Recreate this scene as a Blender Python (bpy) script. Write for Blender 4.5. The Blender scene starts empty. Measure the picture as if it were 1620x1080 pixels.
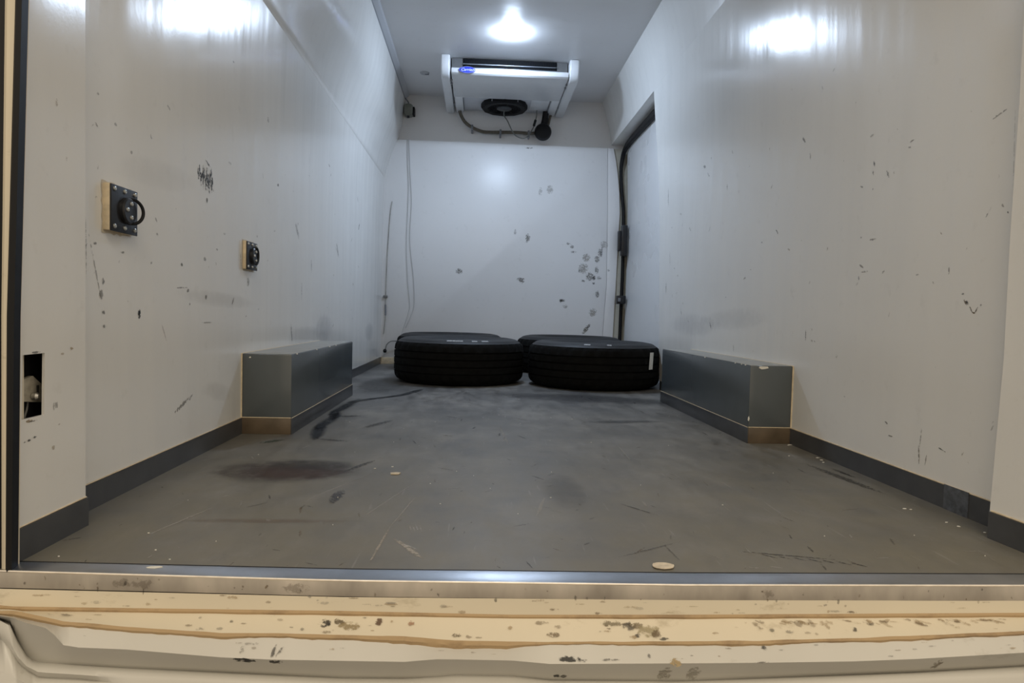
import bpy, bmesh, math, random
import numpy as np
from mathutils import Vector, Matrix
random.seed(7)
C = bpy.context.scene.collection
SC = bpy.context.scene
# ------------------------------------------------------------------ camera
cam = bpy.data.cameras.new('camera'); cam.sensor_width = 36; cam.lens = 36*1050/1620
cam.clip_start = .02
co = bpy.data.objects.new('camera', cam); C.objects.link(co)
yaw, pitch, roll = 0.0513983, 0.0396570, 0.025
f = Vector((math.sin(yaw)*math.cos(pitch), math.cos(yaw)*math.cos(pitch), -math.sin(pitch)))
r = f.cross(Vector((0,0,1))).normalized(); u = r.cross(f)
r2 = r*math.cos(roll)+u*math.sin(roll); u2 = u*math.cos(roll)-r*math.sin(roll)
M = Matrix((r2, u2, -f)).transposed().to_4x4(); M.translation = (0,0,.385)
co.matrix_world = M
SC.camera = co
# ------------------------------------------------------------------ world, lights, exposure
SC.view_settings.view_transform = 'Standard'; SC.view_settings.look = 'None'
SC.view_settings.gamma = 1; SC.view_settings.use_curve_mapping = False
SC.view_settings.exposure = 0
w = bpy.data.worlds.new('garage_air'); SC.world = w; w.use_nodes = True
w.node_tree.nodes['Background'].inputs[0].default_value = (1.0, .86, .67, 1)
w.node_tree.nodes['Background'].inputs[1].default_value = .85
def area(name, loc, tgt, sx, sy, power, col):
    l = bpy.data.lights.new(name, 'AREA'); l.shape='RECTANGLE'; l.size=sx; l.size_y=sy; l.energy=power; l.color=col
    o = bpy.data.objects.new(name, l); C.objects.link(o); o.location = loc
    o.rotation_euler = (Vector(tgt)-Vector(loc)).to_track_quat('-Z','Y').to_euler()
    return o
area('garage_ceiling_light', (.2,-1.2,3.0), (.15,1.2,.2), 2.4, .5, 44, (1,.87,.68))
LAMP = 700.0        # emission of the small LED dome on the cargo ceiling
# ------------------------------------------------------------------ materials
def mat(name): 
    m = bpy.data.materials.new(name); m.use_nodes = True
    return m, m.node_tree, m.node_tree.nodes['Principled BSDF']
def N(t, k, **kw):
    n = t.nodes.new(k)
    for a,b in kw.items():
        if a in n.inputs: n.inputs[a].default_value = b
        else: setattr(n, a, b)
    return n
def noise(t, scale, detail=4, rough=.55, sc=None):
    tc = N(t,'ShaderNodeTexCoord'); n = N(t,'ShaderNodeTexNoise'); n.inputs['Scale'].default_value=scale
    n.inputs['Detail'].default_value=detail; n.inputs['Roughness'].default_value=rough
    if sc:
        mp = N(t,'ShaderNodeMapping'); mp.inputs['Scale'].default_value = sc
        t.links.new(tc.outputs['Object'], mp.inputs[0]); t.links.new(mp.outputs[0], n.inputs[0])
    else: t.links.new(tc.outputs['Object'], n.inputs[0])
    return n
def ramp(t, src, stops):
    r = N(t,'ShaderNodeValToRGB'); e = r.color_ramp.elements
    while len(e) < len(stops): e.new(.5)
    for i,(p,c) in enumerate(stops):
        e[i].position = p; e[i].color = (*c,1) if len(c)==3 else c
    t.links.new(src, r.inputs[0]); return r
def mixc(t, fac, a, b, mode='MIX'):
    m = N(t,'ShaderNodeMix'); m.data_type='RGBA'; m.blend_type=mode
    for s,i in ((fac,0),(a,6),(b,7)):
        if hasattr(s,'links') or isinstance(s, bpy.types.NodeSocket): t.links.new(s, m.inputs[i])
        else: m.inputs[i].default_value = s if i==0 else (*s,1)
    return m.outputs[2]
def simple(name, col, rough=.5, metal=0, var=.0, scale=30, bump=0, spec=.5, coat=0, sc=None, bscale=None):
    m,t,b = mat(name)
    b.inputs['Roughness'].default_value=rough; b.inputs['Metallic'].default_value=metal
    b.inputs['Specular IOR Level'].default_value=spec; b.inputs['Coat Weight'].default_value=coat
    b.inputs['Coat Roughness'].default_value=.1
    n = noise(t, scale, sc=sc)
    lo = tuple(c*(1-var) for c in col); hi = tuple(min(1,c*(1+var)) for c in col)
    t.links.new(ramp(t, n.outputs[0], [(.3,lo),(.7,hi)]).outputs[0], b.inputs['Base Color'])
    if bump:
        bn = noise(t, bscale or scale*3, 3, sc=sc); bp = N(t,'ShaderNodeBump', Strength=bump, Distance=.002)
        t.links.new(bn.outputs[0], bp.inputs['Height']); t.links.new(bp.outputs[0], b.inputs['Normal'])
    return m
def wallmat(name, col, rough, wav=1.0):
    m,t,b = mat(name)
    n1 = noise(t, 1.6, 3); n2 = noise(t, 22, 6, .65)
    base = ramp(t, n1.outputs[0], [(.3,tuple(c*.95 for c in col)),(.7,col)]).outputs[0]
    d = ramp(t, n2.outputs[0], [(.60,(0,0,0)),(.78,(1,1,1))])
    k = N(t,'ShaderNodeMath', operation='MULTIPLY'); k.inputs[1].default_value=.16
    t.links.new(d.outputs[0], k.inputs[0])
    base = mixc(t, k.outputs[0], base, (.42,.40,.36))
    t.links.new(base, b.inputs['Base Color'])
    rr = ramp(t, n1.outputs[0], [(.3,(rough*.8,)*3),(.7,(rough*1.25,)*3)])
    t.links.new(rr.outputs[0], b.inputs['Roughness'])
    w1 = noise(t, 4.0, 2, .35, sc=(1.5,2.6,.3)); w2 = noise(t, 120, 3)
    b1 = N(t,'ShaderNodeBump', Strength=.45*wav, Distance=.006); b2 = N(t,'ShaderNodeBump', Strength=.12, Distance=.0006)
    t.links.new(w1.outputs[0], b1.inputs['Height']); t.links.new(w2.outputs[0], b2.inputs['Height'])
    t.links.new(b1.outputs[0], b2.inputs['Normal']); t.links.new(b2.outputs[0], b.inputs['Normal'])
    return m
M_wall = wallmat('white_laminate', (.81,.80,.77), .18)
M_back = wallmat('white_bulkhead_laminate', (.82,.81,.80), .34, .4)
M_ceil = wallmat('ceiling_laminate', (.80,.80,.81), .42, .5)
def floormat():
    m,t,b = mat('worn_grey_floor')
    a = noise(t, 3.2, 7, .66, sc=(1,.7,1)); c = noise(t, 16, 8, .75, sc=(1,.30,1)); e = noise(t, 9, 4, .55)
    base = ramp(t, a.outputs[0], [(.36,(.080,.079,.078)),(.50,(.122,.118,.112)),(.62,(.185,.178,.165))]).outputs[0]
    s = ramp(t, c.outputs[0], [(.36,(.62,.60,.58)),(.49,(1,1,1)),(.66,(1.38,1.38,1.38))]).outputs[0]
    base = mixc(t, 1.0, base, s, 'MULTIPLY')
    # browner towards the rear doors, broken up by noise
    tc = N(t,'ShaderNodeTexCoord'); sp = N(t,'ShaderNodeSeparateXYZ'); t.links.new(tc.outputs['Object'], sp.inputs[0])
    mr = N(t,'ShaderNodeMapRange'); mr.inputs[1].default_value=3.0; mr.inputs[2].default_value=1.1; mr.inputs[4].default_value=1.4
    t.links.new(sp.outputs[1], mr.inputs[0])
    mm = N(t,'ShaderNodeMath', operation='MULTIPLY'); t.links.new(mr.outputs[0], mm.inputs[0]); t.links.new(e.outputs[0], mm.inputs[1])
    base = mixc(t, mm.outputs[0], base, (.158,.142,.104))
    # fine light scratches
    sc1 = noise(t, 60, 2, .5, sc=(1.6,.12,1)); sr = ramp(t, sc1.outputs[0], [(.68,(0,0,0)),(.76,(.30,.30,.30))])
    base = mixc(t, sr.outputs[0], base, (.30,.29,.27))
    sp2 = noise(t, 160, 2, .5); sr2 = ramp(t, sp2.outputs[0], [(.76,(0,0,0)),(.80,(.5,.5,.5))])
    base = mixc(t, sr2.outputs[0], base, (.40,.38,.34))
    t.links.new(base, b.inputs['Base Color'])
    rr = ramp(t, c.outputs[0], [(.3,(.40,)*3),(.7,(.58,)*3)]); t.links.new(rr.outputs[0], b.inputs['Roughness'])
    bp = N(t,'ShaderNodeBump', Strength=.35, Distance=.001); t.links.new(c.outputs[0], bp.inputs['Height']); t.links.new(bp.outputs[0], b.inputs['Normal'])
    return m
M_floor = floormat()
M_patch = simple('newer_skirting_film', (.085,.092,.105), .25, var=.4, scale=60)
M_base = simple('grey_skirting_film', (.060,.062,.066), .32, var=.2, scale=12, bump=.05)
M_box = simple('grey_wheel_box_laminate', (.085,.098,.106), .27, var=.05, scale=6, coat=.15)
M_boxtop = simple('pale_grey_laminate', (.34,.34,.32), .45, var=.12, scale=18)
M_caulk = simple('cream_sealant', (.66,.55,.38), .6, var=.15, scale=60)
M_metal = simple('brushed_aluminium_strip', (.42,.42,.43), .36, 1, var=.14, scale=9, bump=.1, sc=(1,1,6))
M_metalface = simple('dull_aluminium_face', (.40,.36,.31), .5, .45, var=.3, scale=14, bump=.1, sc=(1,1,.4))
def grime(name, col, dirt, thr=.6, rough=.38):
    m,t,b = mat(name)
    n = noise(t, 11, 7, .7, sc=(1,1,2.4)); n2 = noise(t, 3, 3)
    base = ramp(t, n2.outputs[0], [(.3,tuple(c*.93 for c in col)),(.7,col)]).outputs[0]
    d = ramp(t, n.outputs[0], [(thr,(0,0,0)),(thr+.14,(.55,.55,.55))])
    t.links.new(mixc(t, d.outputs[0], base, dirt), b.inputs['Base Color']); b.inputs['Roughness'].default_value = rough
    bn = noise(t, 40, 3); bp = N(t,'ShaderNodeBump', Strength=.12, Distance=.001); t.links.new(bn.outputs[0], bp.inputs['Height']); t.links.new(bp.outputs[0], b.inputs['Normal'])
    return m
M_cream = grime('cream_body_paint', (.68,.61,.475), (.32,.26,.16))
M_body = grime('white_body_paint', (.57,.55,.50), (.27,.24,.18), .62, .3)
M_edge = simple('worn_highlight_edge', (.80,.74,.66), .38, .6, var=.15, scale=30)
M_seam = grime('brown_dirty_sealant', (.40,.28,.15), (.17,.11,.06), .5, .7)
M_black = simple('black_rubber', (.006,.006,.007), .55, spec=.3)
M_fan = simple('black_fan_plastic', (.006,.006,.007), .6, spec=.25)
M_plastic = simple('black_plastic', (.014,.014,.016), .38, bump=.1, scale=80)
M_tyre = simple('tyre_rubber', (.010,.010,.011), .6, var=.35, scale=9, bump=.15, bscale=150)
M_tread = simple('tyre_tread_rubber', (.005,.005,.0048), .85, var=.3, scale=30, bump=.25, bscale=150, spec=.10)
M_screw = simple('zinc_screw', (.55,.54,.50), .35, .9, var=.1)
M_unit = simple('white_unit_plastic', (.72,.73,.74), .3, var=.02)
M_unitg = simple('grey_white_unit_panel', (.56,.57,.60), .4, var=.03)
M_coil = simple('dark_cooling_fins', (.006,.007,.009), .7, spec=.15)
M_alu = simple('fin_edge_aluminium', (.35,.38,.42), .35, .8)
M_blue = simple('blue_badge', (.010,.030,.42), .3)
M_badgew = simple('pale_lettering', (.62,.66,.85), .4)
M_hose = simple('brown_grey_hose', (.115,.098,.072), .55, var=.25, scale=60, bump=.2)
M_motor2 = simple('grey_bracket', (.12,.12,.12), .5)
M_motor = simple('dark_fan_motor', (.035,.038,.042), .45)
M_conc = simple('garage_concrete', (.16,.15,.14), .7, var=.2, scale=3)
M_cable = simple('grey_cable', (.17,.17,.16), .5)
M_pale = simple('pale_cable', (.50,.50,.49), .5)
M_conduit2 = simple('dirty_corner_cable', (.30,.29,.26), .6, var=.7, scale=14)
M_strip = simple('grey_cove_trim', (.46,.47,.49), .35)
M_conduit = simple('dark_grey_conduit', (.20,.21,.23), .4)
M_sensor = simple('grey_green_housing', (.20,.21,.18), .5, var=.15)
M_inside = simple('dark_cavity', (.02,.018,.016), .8)
M_latchm = simple('dusty_latch_steel', (.42,.39,.32), .5, .2, var=.3, scale=60)
M_label = simple('white_paper_label', (.62,.62,.58), .7, var=.12, scale=90)
M_frame = simple('cream_door_frame', (.52,.50,.42), .4, var=.06)
M_door = wallmat('sliding_door_laminate', (.79,.79,.79), .30, .4)
M_paper = simple('beige_scrap', (.60,.52,.40), .8, var=.2, scale=90)
M_chip = simple('white_plaster_crumb', (.72,.70,.64), .8)
def emat():
    m,t,b = mat('led_lens'); b.inputs['Base Color'].default_value=(.9,.93,1,1)
    n = noise(t, 60); cr = ramp(t, n.outputs[0], [(0,(.60,.76,1)),(1,(.66,.80,1))])
    t.links.new(cr.outputs[0], b.inputs['Emission Color']); b.inputs['Emission Strength'].default_value=LAMP
    return m
M_led = emat()
def decalmat(name, hard):
    m,t,b = mat(name)
    at = N(t,'ShaderNodeAttribute', attribute_name='Col'); uv = N(t,'ShaderNodeUVMap', uv_map='UVMap')
    t.links.new(at.outputs['Color'], b.inputs['Base Color'])
    sp = N(t,'ShaderNodeSeparateXYZ'); t.links.new(uv.outputs[0], sp.inputs[0])
    def mth(op, a, bb=None):
        n = N(t,'ShaderNodeMath', operation=op)
        for i,s in enumerate((a,bb)):
            if s is None: continue
            if isinstance(s,(int,float)): n.inputs[i].default_value=s
            else: t.links.new(s, n.inputs[i])
        return n.outputs[0]
    def fall(s):
        c = mth('SUBTRACT', s, .5); c = mth('MULTIPLY', c, 2.0); return mth('MULTIPLY', c, c)
    d = mth('SUBTRACT', 1.0, mth('ADD', fall(sp.outputs[0]), fall(sp.outputs[1])))
    ns = noise(t, 130 if hard else 26, 7, .75)
    nn = mth('MULTIPLY', mth('SUBTRACT', ns.outputs[0], .5 if not hard else .54), 8.0 if hard else 2.6)
    k = mth('ADD', mth('MULTIPLY', d, 1.2 if hard else 1.3), nn)
    k = mth('MULTIPLY', k, 1.6 if hard else .8)
    cl = N(t,'ShaderNodeClamp'); t.links.new(k, cl.inputs[0])
    edge = N(t,'ShaderNodeClamp'); t.links.new(mth('MULTIPLY', d, 5 if hard else 2), edge.inputs[0])
    a = mth('MULTIPLY', mth('MULTIPLY', cl.outputs[0], edge.outputs[0]), at.outputs['Alpha'])
    t.links.new(a, b.inputs['Alpha']); b.inputs['Roughness'].default_value=.55
    return m
M_dh = decalmat('scuff_pigment', True); M_ds = decalmat('smudge_dirt', False)
# ------------------------------------------------------------------ builders
def loc_of(p):
    v = Vector((0,0,0))
    while p is not None: v += p.location; p = p.parent
    return v
def obj(name, V, Fc, m, parent=None, smooth=False, bevel=0, sharp=35, local=False, seg=2):
    me = bpy.data.meshes.new(name)
    off = Vector((0,0,0)) if (local or parent is None) else loc_of(parent)
    me.from_pydata([tuple(Vector(v)-off) for v in V], [], Fc)
    bm = bmesh.new(); bm.from_mesh(me); bmesh.ops.remove_doubles(bm, verts=bm.verts, dist=1e-6)
    bmesh.ops.recalc_face_normals(bm, faces=bm.faces)
    if bevel:
        es = [e for e in bm.edges if len(e.link_faces)==2 and e.calc_face_angle(0) > math.radians(30)]
        bmesh.ops.bevel(bm, geom=es, offset=bevel, segments=seg, profile=.5, affect='EDGES', clamp_overlap=True)
        smooth = True
    bm.to_mesh(me); bm.free()
    if smooth:
        me.polygons.foreach_set('use_smooth', [True]*len(me.polygons))
        me.set_sharp_from_angle(angle=math.radians(sharp))
    me.materials.append(m)
    o = bpy.data.objects.new(name, me); C.objects.link(o)
    if parent is not None: o.parent = parent
    return o
class G:
    def __init__(s): s.V=[]; s.F=[]
    def add(s, V, F):
        n=len(s.V); s.V+= [tuple(v) for v in V]; s.F += [tuple(i+n for i in q) for q in F]; return s
    def box(s, x0,x1,y0,y1,z0,z1):
        V=[(x,y,z) for x in (x0,x1) for y in (y0,y1) for z in (z0,z1)]
        return s.add(V, [(0,1,3,2),(4,6,7,5),(0,4,5,1),(2,3,7,6),(0,2,6,4),(1,5,7,3)])
    def tube(s, pts, rad, n=8, cap=True, smoothn=0):
        P=[Vector(p) for p in pts]
        if smoothn: P = catmull(P, smoothn)
        T=[(P[min(i+1,len(P)-1)]-P[max(i-1,0)]).normalized() for i in range(len(P))]
        up = Vector((0,0,1)) if abs(T[0].z)<.9 else Vector((1,0,0))
        a = T[0].cross(up).normalized(); V=[]
        for i,p in enumerate(P):
            a = (a - T[i]*a.dot(T[i])).normalized(); b = T[i].cross(a)
            rr = rad[i] if isinstance(rad,(list,tuple)) else rad(i/(len(P)-1)) if callable(rad) else rad
            for k in range(n):
                t=2*math.pi*k/n; V.append(p+a*(rr*math.cos(t))+b*(rr*math.sin(t)))
        F=[(i*n+k, i*n+(k+1)%n, (i+1)*n+(k+1)%n, (i+1)*n+k) for i in range(len(P)-1) for k in range(n)]
        if cap: F += [tuple(range(n))[::-1], tuple((len(P)-1)*n+k for k in range(n))]
        return s.add(V,F)
    def lathe(s, prof, c, axis='z', n=24, cap0=False, cap1=False):
        V=[]
        for (rr,h) in prof:
            for k in range(n):
                t=2*math.pi*k/n; a,b=rr*math.cos(t),rr*math.sin(t)
                V.append(Vector(c)+Vector({'z':(a,b,h),'x':(h,a,b),'y':(a,h,b)}[axis]))
        m=len(prof)
        F=[(i*n+k, i*n+(k+1)%n, (i+1)*n+(k+1)%n, (i+1)*n+k) for i in range(m-1) for k in range(n)]
        if cap0: F.append(tuple(range(n)))
        if cap1: F.append(tuple((m-1)*n+k for k in range(n)))
        return s.add(V,F)
    def grid(s, rows, closed=False):
        m=len(rows[0]); V=[p for rw in rows for p in rw]
        F=[(i*m+k,i*m+k+1,(i+1)*m+k+1,(i+1)*m+k) for i in range(len(rows)-1) for k in range(m-1)]
        return s.add(V,F)
    def prism(s, poly, d):        # extrude a planar polygon along vector d
        n=len(poly); P=[Vector(p) for p in poly]; d=Vector(d)
        F=[tuple(range(n))[::-1], tuple(range(n,2*n))]+[(i,(i+1)%n,n+(i+1)%n,n+i) for i in range(n)]
        return s.add(P+[p+d for p in P],F)
    def obj(s, name, m, parent=None, **k): return obj(name, s.V, s.F, m, parent, **k)
def catmull(P, n):
    P=[Vector(p) for p in P]; out=[]
    Q=[P[0]*2-P[1]]+P+[P[-1]*2-P[-2]]
    for i in range(1,len(Q)-2):
        for k in range(n):
            t=k/n; a,b,c,d=Q[i-1],Q[i],Q[i+1],Q[i+2]
            out.append(.5*((2*b)+(c-a)*t+(2*a-5*b+4*c-d)*t*t+(3*b-a-3*c+d)*t**3))
    out.append(P[-1]); return out
def tag(o, label=None, cat=None, group=None, kind=None):
    for k,v in (('label',label),('category',cat),('group',group),('kind',kind)):
        if v: o[k]=v
    return o
def thing(name, label, cat, loc, group=None):
    o = bpy.data.objects.new(name, None); o.empty_display_size=.05; C.objects.link(o); o.location=loc
    return tag(o, label, cat, group)
def struct(o): o['kind']='structure'; return o
def interp(x, pts): return float(np.interp(x, [p[0] for p in pts], [p[1] for p in pts]))
# ------------------------------------------------------------------ main dimensions (metres, camera at the origin, floor z = 0)
XL, XR, YB, ZC = -.722, .995, 4.975, 1.99
PL = [(0,XL),(1.0,XL),(1.20,-.7195),(1.372,-.714),(1.378,-.710),(1.45,-.698),(1.55,-.667),(1.66,-.622),(1.76,-.598),(1.86,-.585),(1.93,-.577),(ZC,-.570)]
PR = [(0,XR),(.9,XR),(1.15,.987),(1.35,.977),(1.50,.972),(1.68,.968),(1.78,.953),(1.87,.928),(1.94,.906),(ZC,.888)]
def xl(z): return interp(z, PL)
def xr(z): return interp(z, PR)
zs_l = sorted(set([p[0] for p in PL]+[1.41,1.5,1.6,1.71,1.81,1.9]))
# floor
struct(G().box(-.76,1.13,.978,5.06,-.03,0).obj('floor', M_floor)); floor = bpy.data.objects['floor']
# ceiling
ceil = struct(G().box(-.66,1.0,.98,5.06,ZC,ZC+.03).obj('ceiling', M_ceil))
# left wall
def profwall(zs, X, y0, y1, thick, ny=2):
    g=G(); ys=[y0+(y1-y0)*i/ny for i in range(ny+1)]
    inner=[[(X(z),y,z) for z in zs] for y in ys]; outer=[[(X(z)+thick,y,z) for z in zs] for y in ys]
    g.grid(inner); g.grid([list(reversed(q)) for q in outer])
    for a,b in ((inner[0],outer[0]),(inner[-1],outer[-1])): g.grid([a,b])
    g.grid([[q[0] for q in inner],[q[0] for q in outer]]); g.grid([[q[-1] for q in inner],[q[-1] for q in outer]])
    return g
wl = struct(profwall(zs_l, xl, 1.18, 5.03, -.04, 4).obj('wall_left', M_wall, smooth=True, sharp=30))
# rear stepped panel of the left wall, with the cut-out
def xp(y,z):
    fr = interp(z, [(0,-.677),(.457,-.667),(.82,-.6577),(1.4,-.650),(ZC,-.56)])
    bk = interp(z, [(0,-.676),(1.3,-.676),(1.5,-.655),(ZC,-.565)])
    t=(y-1.0)/.18; return fr*(1-t)+bk*t
ysP=[.99,1.0,1.0135,1.0665,1.12,1.18]; zsP=[0,.05,.2115,.308,.457,.6,.82,1.1,1.4,1.6,1.8,ZC]
g=G()
for i in range(len(ysP)-1):
    for j in range(len(zsP)-1):
        if ysP[i]==1.0135 and zsP[j]==.2115: continue
        a,b,c,d=[(xp(y,z),y,z) for y,z in ((ysP[i],zsP[j]),(ysP[i+1],zsP[j]),(ysP[i+1],zsP[j+1]),(ysP[i],zsP[j+1]))]
        g.add([a,b,c,d],[(0,1,2,3)])
for (ya,za),(yb,zb) in (((1.0135,.2115),(1.0665,.2115)),((1.0665,.2115),(1.0665,.308)),((1.0665,.308),(1.0135,.308)),((1.0135,.308),(1.0135,.2115))):
    g.add([(xp(ya,za),ya,za),(xp(yb,zb),yb,zb),(xp(yb,zb)-.004,yb,zb),(xp(ya,za)-.004,ya,za)],[(0,1,2,3)])
g.grid([[(xp(1.18,z),1.18,z) for z in zsP],[(XL-.01 if z<1.4 else xl(z)-.01,1.18,z) for z in zsP]])
g.grid([[(xp(.99,z),.99,z) for z in zsP],[(xp(.99,z)-.05,.99,z) for z in zsP]])
rp = g.obj('rear_panel', M_wall, wl, smooth=True, sharp=30)
# cavity behind the cut-out with the door catch inside
g=G(); x0=-.682
g.add([(x0,1.0,.19),(x0-.05,1.0,.19),(x0-.05,1.0,.33),(x0,1.0,.33),(x0,1.165,.19),(x0-.05,1.165,.19),(x0-.05,1.165,.33),(x0,1.165,.33)],[(0,1,2,3),(4,7,6,5),(1,5,6,2),(0,4,5,1),(3,2,6,7)])
g.obj('cavity', M_inside, wl)
lp = G().prism([(-.692,1.040,.235),(-.692,1.092,.227),(-.692,1.092,.256),(-.692,1.070,.272),(-.692,1.044,.268)],(-.008,0,0)).obj('catch_plate', M_latchm, wl, bevel=.0015)
G().lathe([(.0001,.0),(.006,0),(.006,.006),(.003,.009),(.0001,.009)],(-.691,1.068,.240),'x',12).obj('catch_bolt', M_screw, lp, smooth=True)
G().box(-.6925,-.691,1.077,1.082,.236,.256).obj('catch_slot', M_inside, lp)
g=G(); g.tube([(-.700,1.060,.205),(-.700,1.068,.225),(-.703,1.072,.25),(-.706,1.076,.285)],.0016,8,smoothn=4); g.obj('catch_cable', M_cable, wl, smooth=True)
# right wall: full height up to the sliding-door opening, header above the opening
zs_r=sorted(set([p[0] for p in PR]+[.19,.6,1.68,1.73,1.83,1.9]))
def jamb(z): return interp(z,[(0,3.56),(.19,3.60),(1.29,3.70),(1.68,3.79)])
g=G()
low=[z for z in zs_r if z<=1.68]; up=[z for z in zs_r if z>=1.68]
g.grid([[(xr(z),1.155+(jamb(z)-1.155)*t,z) for z in low] for t in (0,.33,.66,1)])
g.grid([[(xr(z),y,z) for z in up] for y in (1.155,2.0,2.9,3.79,4.4,5.02)])
g.grid([[(xr(z),jamb(z),z) for z in low],[(1.12,jamb(z)+.01,z) for z in low]])          # jamb return
g.grid([[(xr(1.68),y,1.68) for y in (3.79,4.4,5.02)],[(1.12,y,1.68) for y in (3.79,4.4,5.02)]])   # header soffit
g.grid([[(xr(z)+.15,y,z) for z in zs_r] for y in (1.155,3.6)])
wr = struct(g.obj('wall_right', M_wall, smooth=True, sharp=40))
def xq(y,z): return interp(z,[(0,.941),(.05,.942),(.33,.953),(.55,.9525),(.79,.956),(1.3,.955),(1.5,.945),(1.8,.90),(ZC,.87)])+(.01*(1.155-y)/.17)
zsQ=[0,.05,.33,.55,.79,1.1,1.3,1.5,1.65,1.8,ZC]
g=G(); g.grid([[(xq(y,z),y,z) for z in zsQ] for y in (.985,1.07,1.155)])
g.grid([[(xq(1.155,z),1.155,z) for z in zsQ],[(xr(z)+.01,1.155,z) for z in zsQ]])
g.grid([[(xq(.985,z),.985,z) for z in zsQ],[(xq(.985,z)+.06,.985,z) for z in zsQ]])
g.obj('rear_panel', M_wall, wr, smooth=True, sharp=30)
# rear (front of cargo space) bulkhead
EDGE=[(0,1.016),(.243,1.018),(.63,1.029),(.98,1.037),(1.17,1.043),(1.307,1.036),(1.45,1.020),(1.55,1.004),(1.65,.982)]
bk = struct(G().box(-.76,1.13,5.005,5.04,1.60,ZC).obj('wall_back', M_back))
zz=[0,.05,.243,.45,.63,.8,.98,1.17,1.307,1.45,1.55,1.65]
poly=[(-.745,YB,0)]+[(.948,YB,0)]+[(interp(z,[(0,.936),(.3,.940),(.63,.958),(1.15,.950),(1.65,.936)]),YB,z) for z in zz]+[(-.745,YB,1.655)]
G().prism(poly,(0,.05,0)).obj('bulkhead_panel', M_back, bk, bevel=.004)
pe=[(interp(z,[(0,.938),(.3,.942),(.63,.960),(1.15,.952),(1.65,.938)]),YB+.001,z) for z in zz]+[(interp(z,EDGE),YB+.001,z) for z in reversed(zz)]
G().prism(pe,(0,.05,0)).obj('edge_panel', M_back, bk, bevel=.003)
G().box(-.745,1.0,YB-.004,YB,0,.048).obj('skirting', M_caulk, bk, bevel=.001)
# baseboards
def bb(name, pts, h=.049, t=.004, m=M_base):
    g=G()
    for (x0,y0),(x1,y1) in zip(pts[:-1],pts[1:]):
        d=Vector((x1-x0,y1-y0,0)); n=Vector((-d.y,d.x,0)).normalized()*t
        g.add([(x0,y0,0),(x1,y1,0),(x1+n.x,y1+n.y,0),(x0+n.x,y0+n.y,0),(x0,y0,h),(x1,y1,h),(x1+n.x,y1+n.y,h),(x0+n.x,y0+n.y,h)],[(0,3,2,1),(4,5,6,7),(0,1,5,4),(1,2,6,5),(2,3,7,6),(3,0,4,7)])
    return g.obj(name, m)
bl = struct(bb('baseboard_left', [(XL,YB-.004),(XL,3.06)]))
for pts in ([(XL,2.075),(XL,1.18)], [(-.722,1.182),(-.676,1.182)], [(-.676,1.182),(-.6768,.992)]):
    o = bb('skirting', pts); o.parent = bl
br = struct(bb('baseboard_right', [(XR,1.155),(XR,2.04)]))
for pts in ([(.951,.99),(.942,1.153)], [(.942,1.153),(.996,1.153)],):
    o = bb('skirting', pts); o.parent = br
o = bb('skirting', [(XR,3.04),(XR,3.55)]); o.parent = br
G().box(XR-.0055,XR-.004,1.27,1.34,0.0,.052).obj('film_patch', M_patch, br)
def line(name, pts, rad, m, parent, n=6): 
    g=G(); g.tube(pts, rad, n); return g.obj(name, m, parent, smooth=True)
# caulk line on top of the skirting
line('sealant_line', [(XL+.002,2.07,.0505),(XL+.002,1.182,.0505)], .0013, M_caulk, bl)
line('sealant_line', [(-.675,1.18,.0505),(-.676,.993,.0505)], .0013, M_caulk, bl)
line('sealant_line', [(XR-.002,2.04,.0505),(XR-.002,1.157,.0505)], .0016, M_caulk, br)
line('sealant_line', [(.941,1.15,.0505),(.950,.99,.0505)], .0018, M_caulk, br)
# ------------------------------------------------------------------ wheel-arch boxes
def wheelbox(label, xa, xb, y0, y1, h, side):
    t = thing('wheel_arch_box', label, 'wheel arch box', ((xa+xb)/2,(y0+y1)/2,0))
    x0,x1=min(xa,xb),max(xa,xb)
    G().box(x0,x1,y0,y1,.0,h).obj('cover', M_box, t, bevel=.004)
    G().box(x0+.001,x1-.004,y0+.004,y1-.004,h-.0005,h+.0006).obj('pale_top', M_boxtop, t)  # thin sheet in a paler grey over the box top
    xi = x1 if side<0 else x0; xo = x0 if side<0 else x1; s = 1 if side<0 else -1
    G().box(min(xi,xi+s*.003),max(xi,xi+s*.003),y0-.003,y1,0,.049).obj('side_skirting', M_base, t, bevel=.001)
    G().box(x0,x1,y0-.003,y0,0,.049).obj('front_skirting', M_warmlit, t, bevel=.001)
    line('sealant_line', [(x0,y0-.002,.051),(x1,y0-.002,.051)], .0015, M_caulk, t)
    line('sealant_line', [(xi+s*.002,y0,.0505),(xi+s*.002,y1,.0505)], .0011, M_caulk, t)
    line('sealant_line', [(xo+s*.001,y0-.002,0),(xo+s*.001,y0-.002,h)], .0026, M_caulk, t)
    line('sealant_line', [(xo+s*.002,y0,h),(xo+s*.002,y1,h)], .002, M_caulk, t)
    # wear at the edges
    for q in range(4):
        yy=y0+random.uniform(.0,.98)*(y1-y0); L=random.uniform(.004,.008)
        o=G().box(xi-.0015,xi+.0015,yy,yy+L,h-.003,h+.0007).obj('paint_chip', M_chip, t)
    return t
M_warmlit = simple('warm_lit_skirting', (.115,.085,.055), .4, var=.25, scale=14)  # warm outside light on the front skirting, put into its brown colour
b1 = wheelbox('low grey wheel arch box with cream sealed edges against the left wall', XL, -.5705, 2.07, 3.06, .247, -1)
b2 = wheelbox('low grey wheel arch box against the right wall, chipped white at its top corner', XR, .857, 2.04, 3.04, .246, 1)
for (x,z) in ((-.592,.241),): pass
G().prism([(.884,2.0385,.2385),(.893,2.0385,.2345),(.905,2.0385,.236),(.915,2.0385,.2385),(.912,2.0385,.2435),(.886,2.0385,.2435)],(0,.0015,0)).obj('paint_chip', M_chip, b2)
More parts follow.
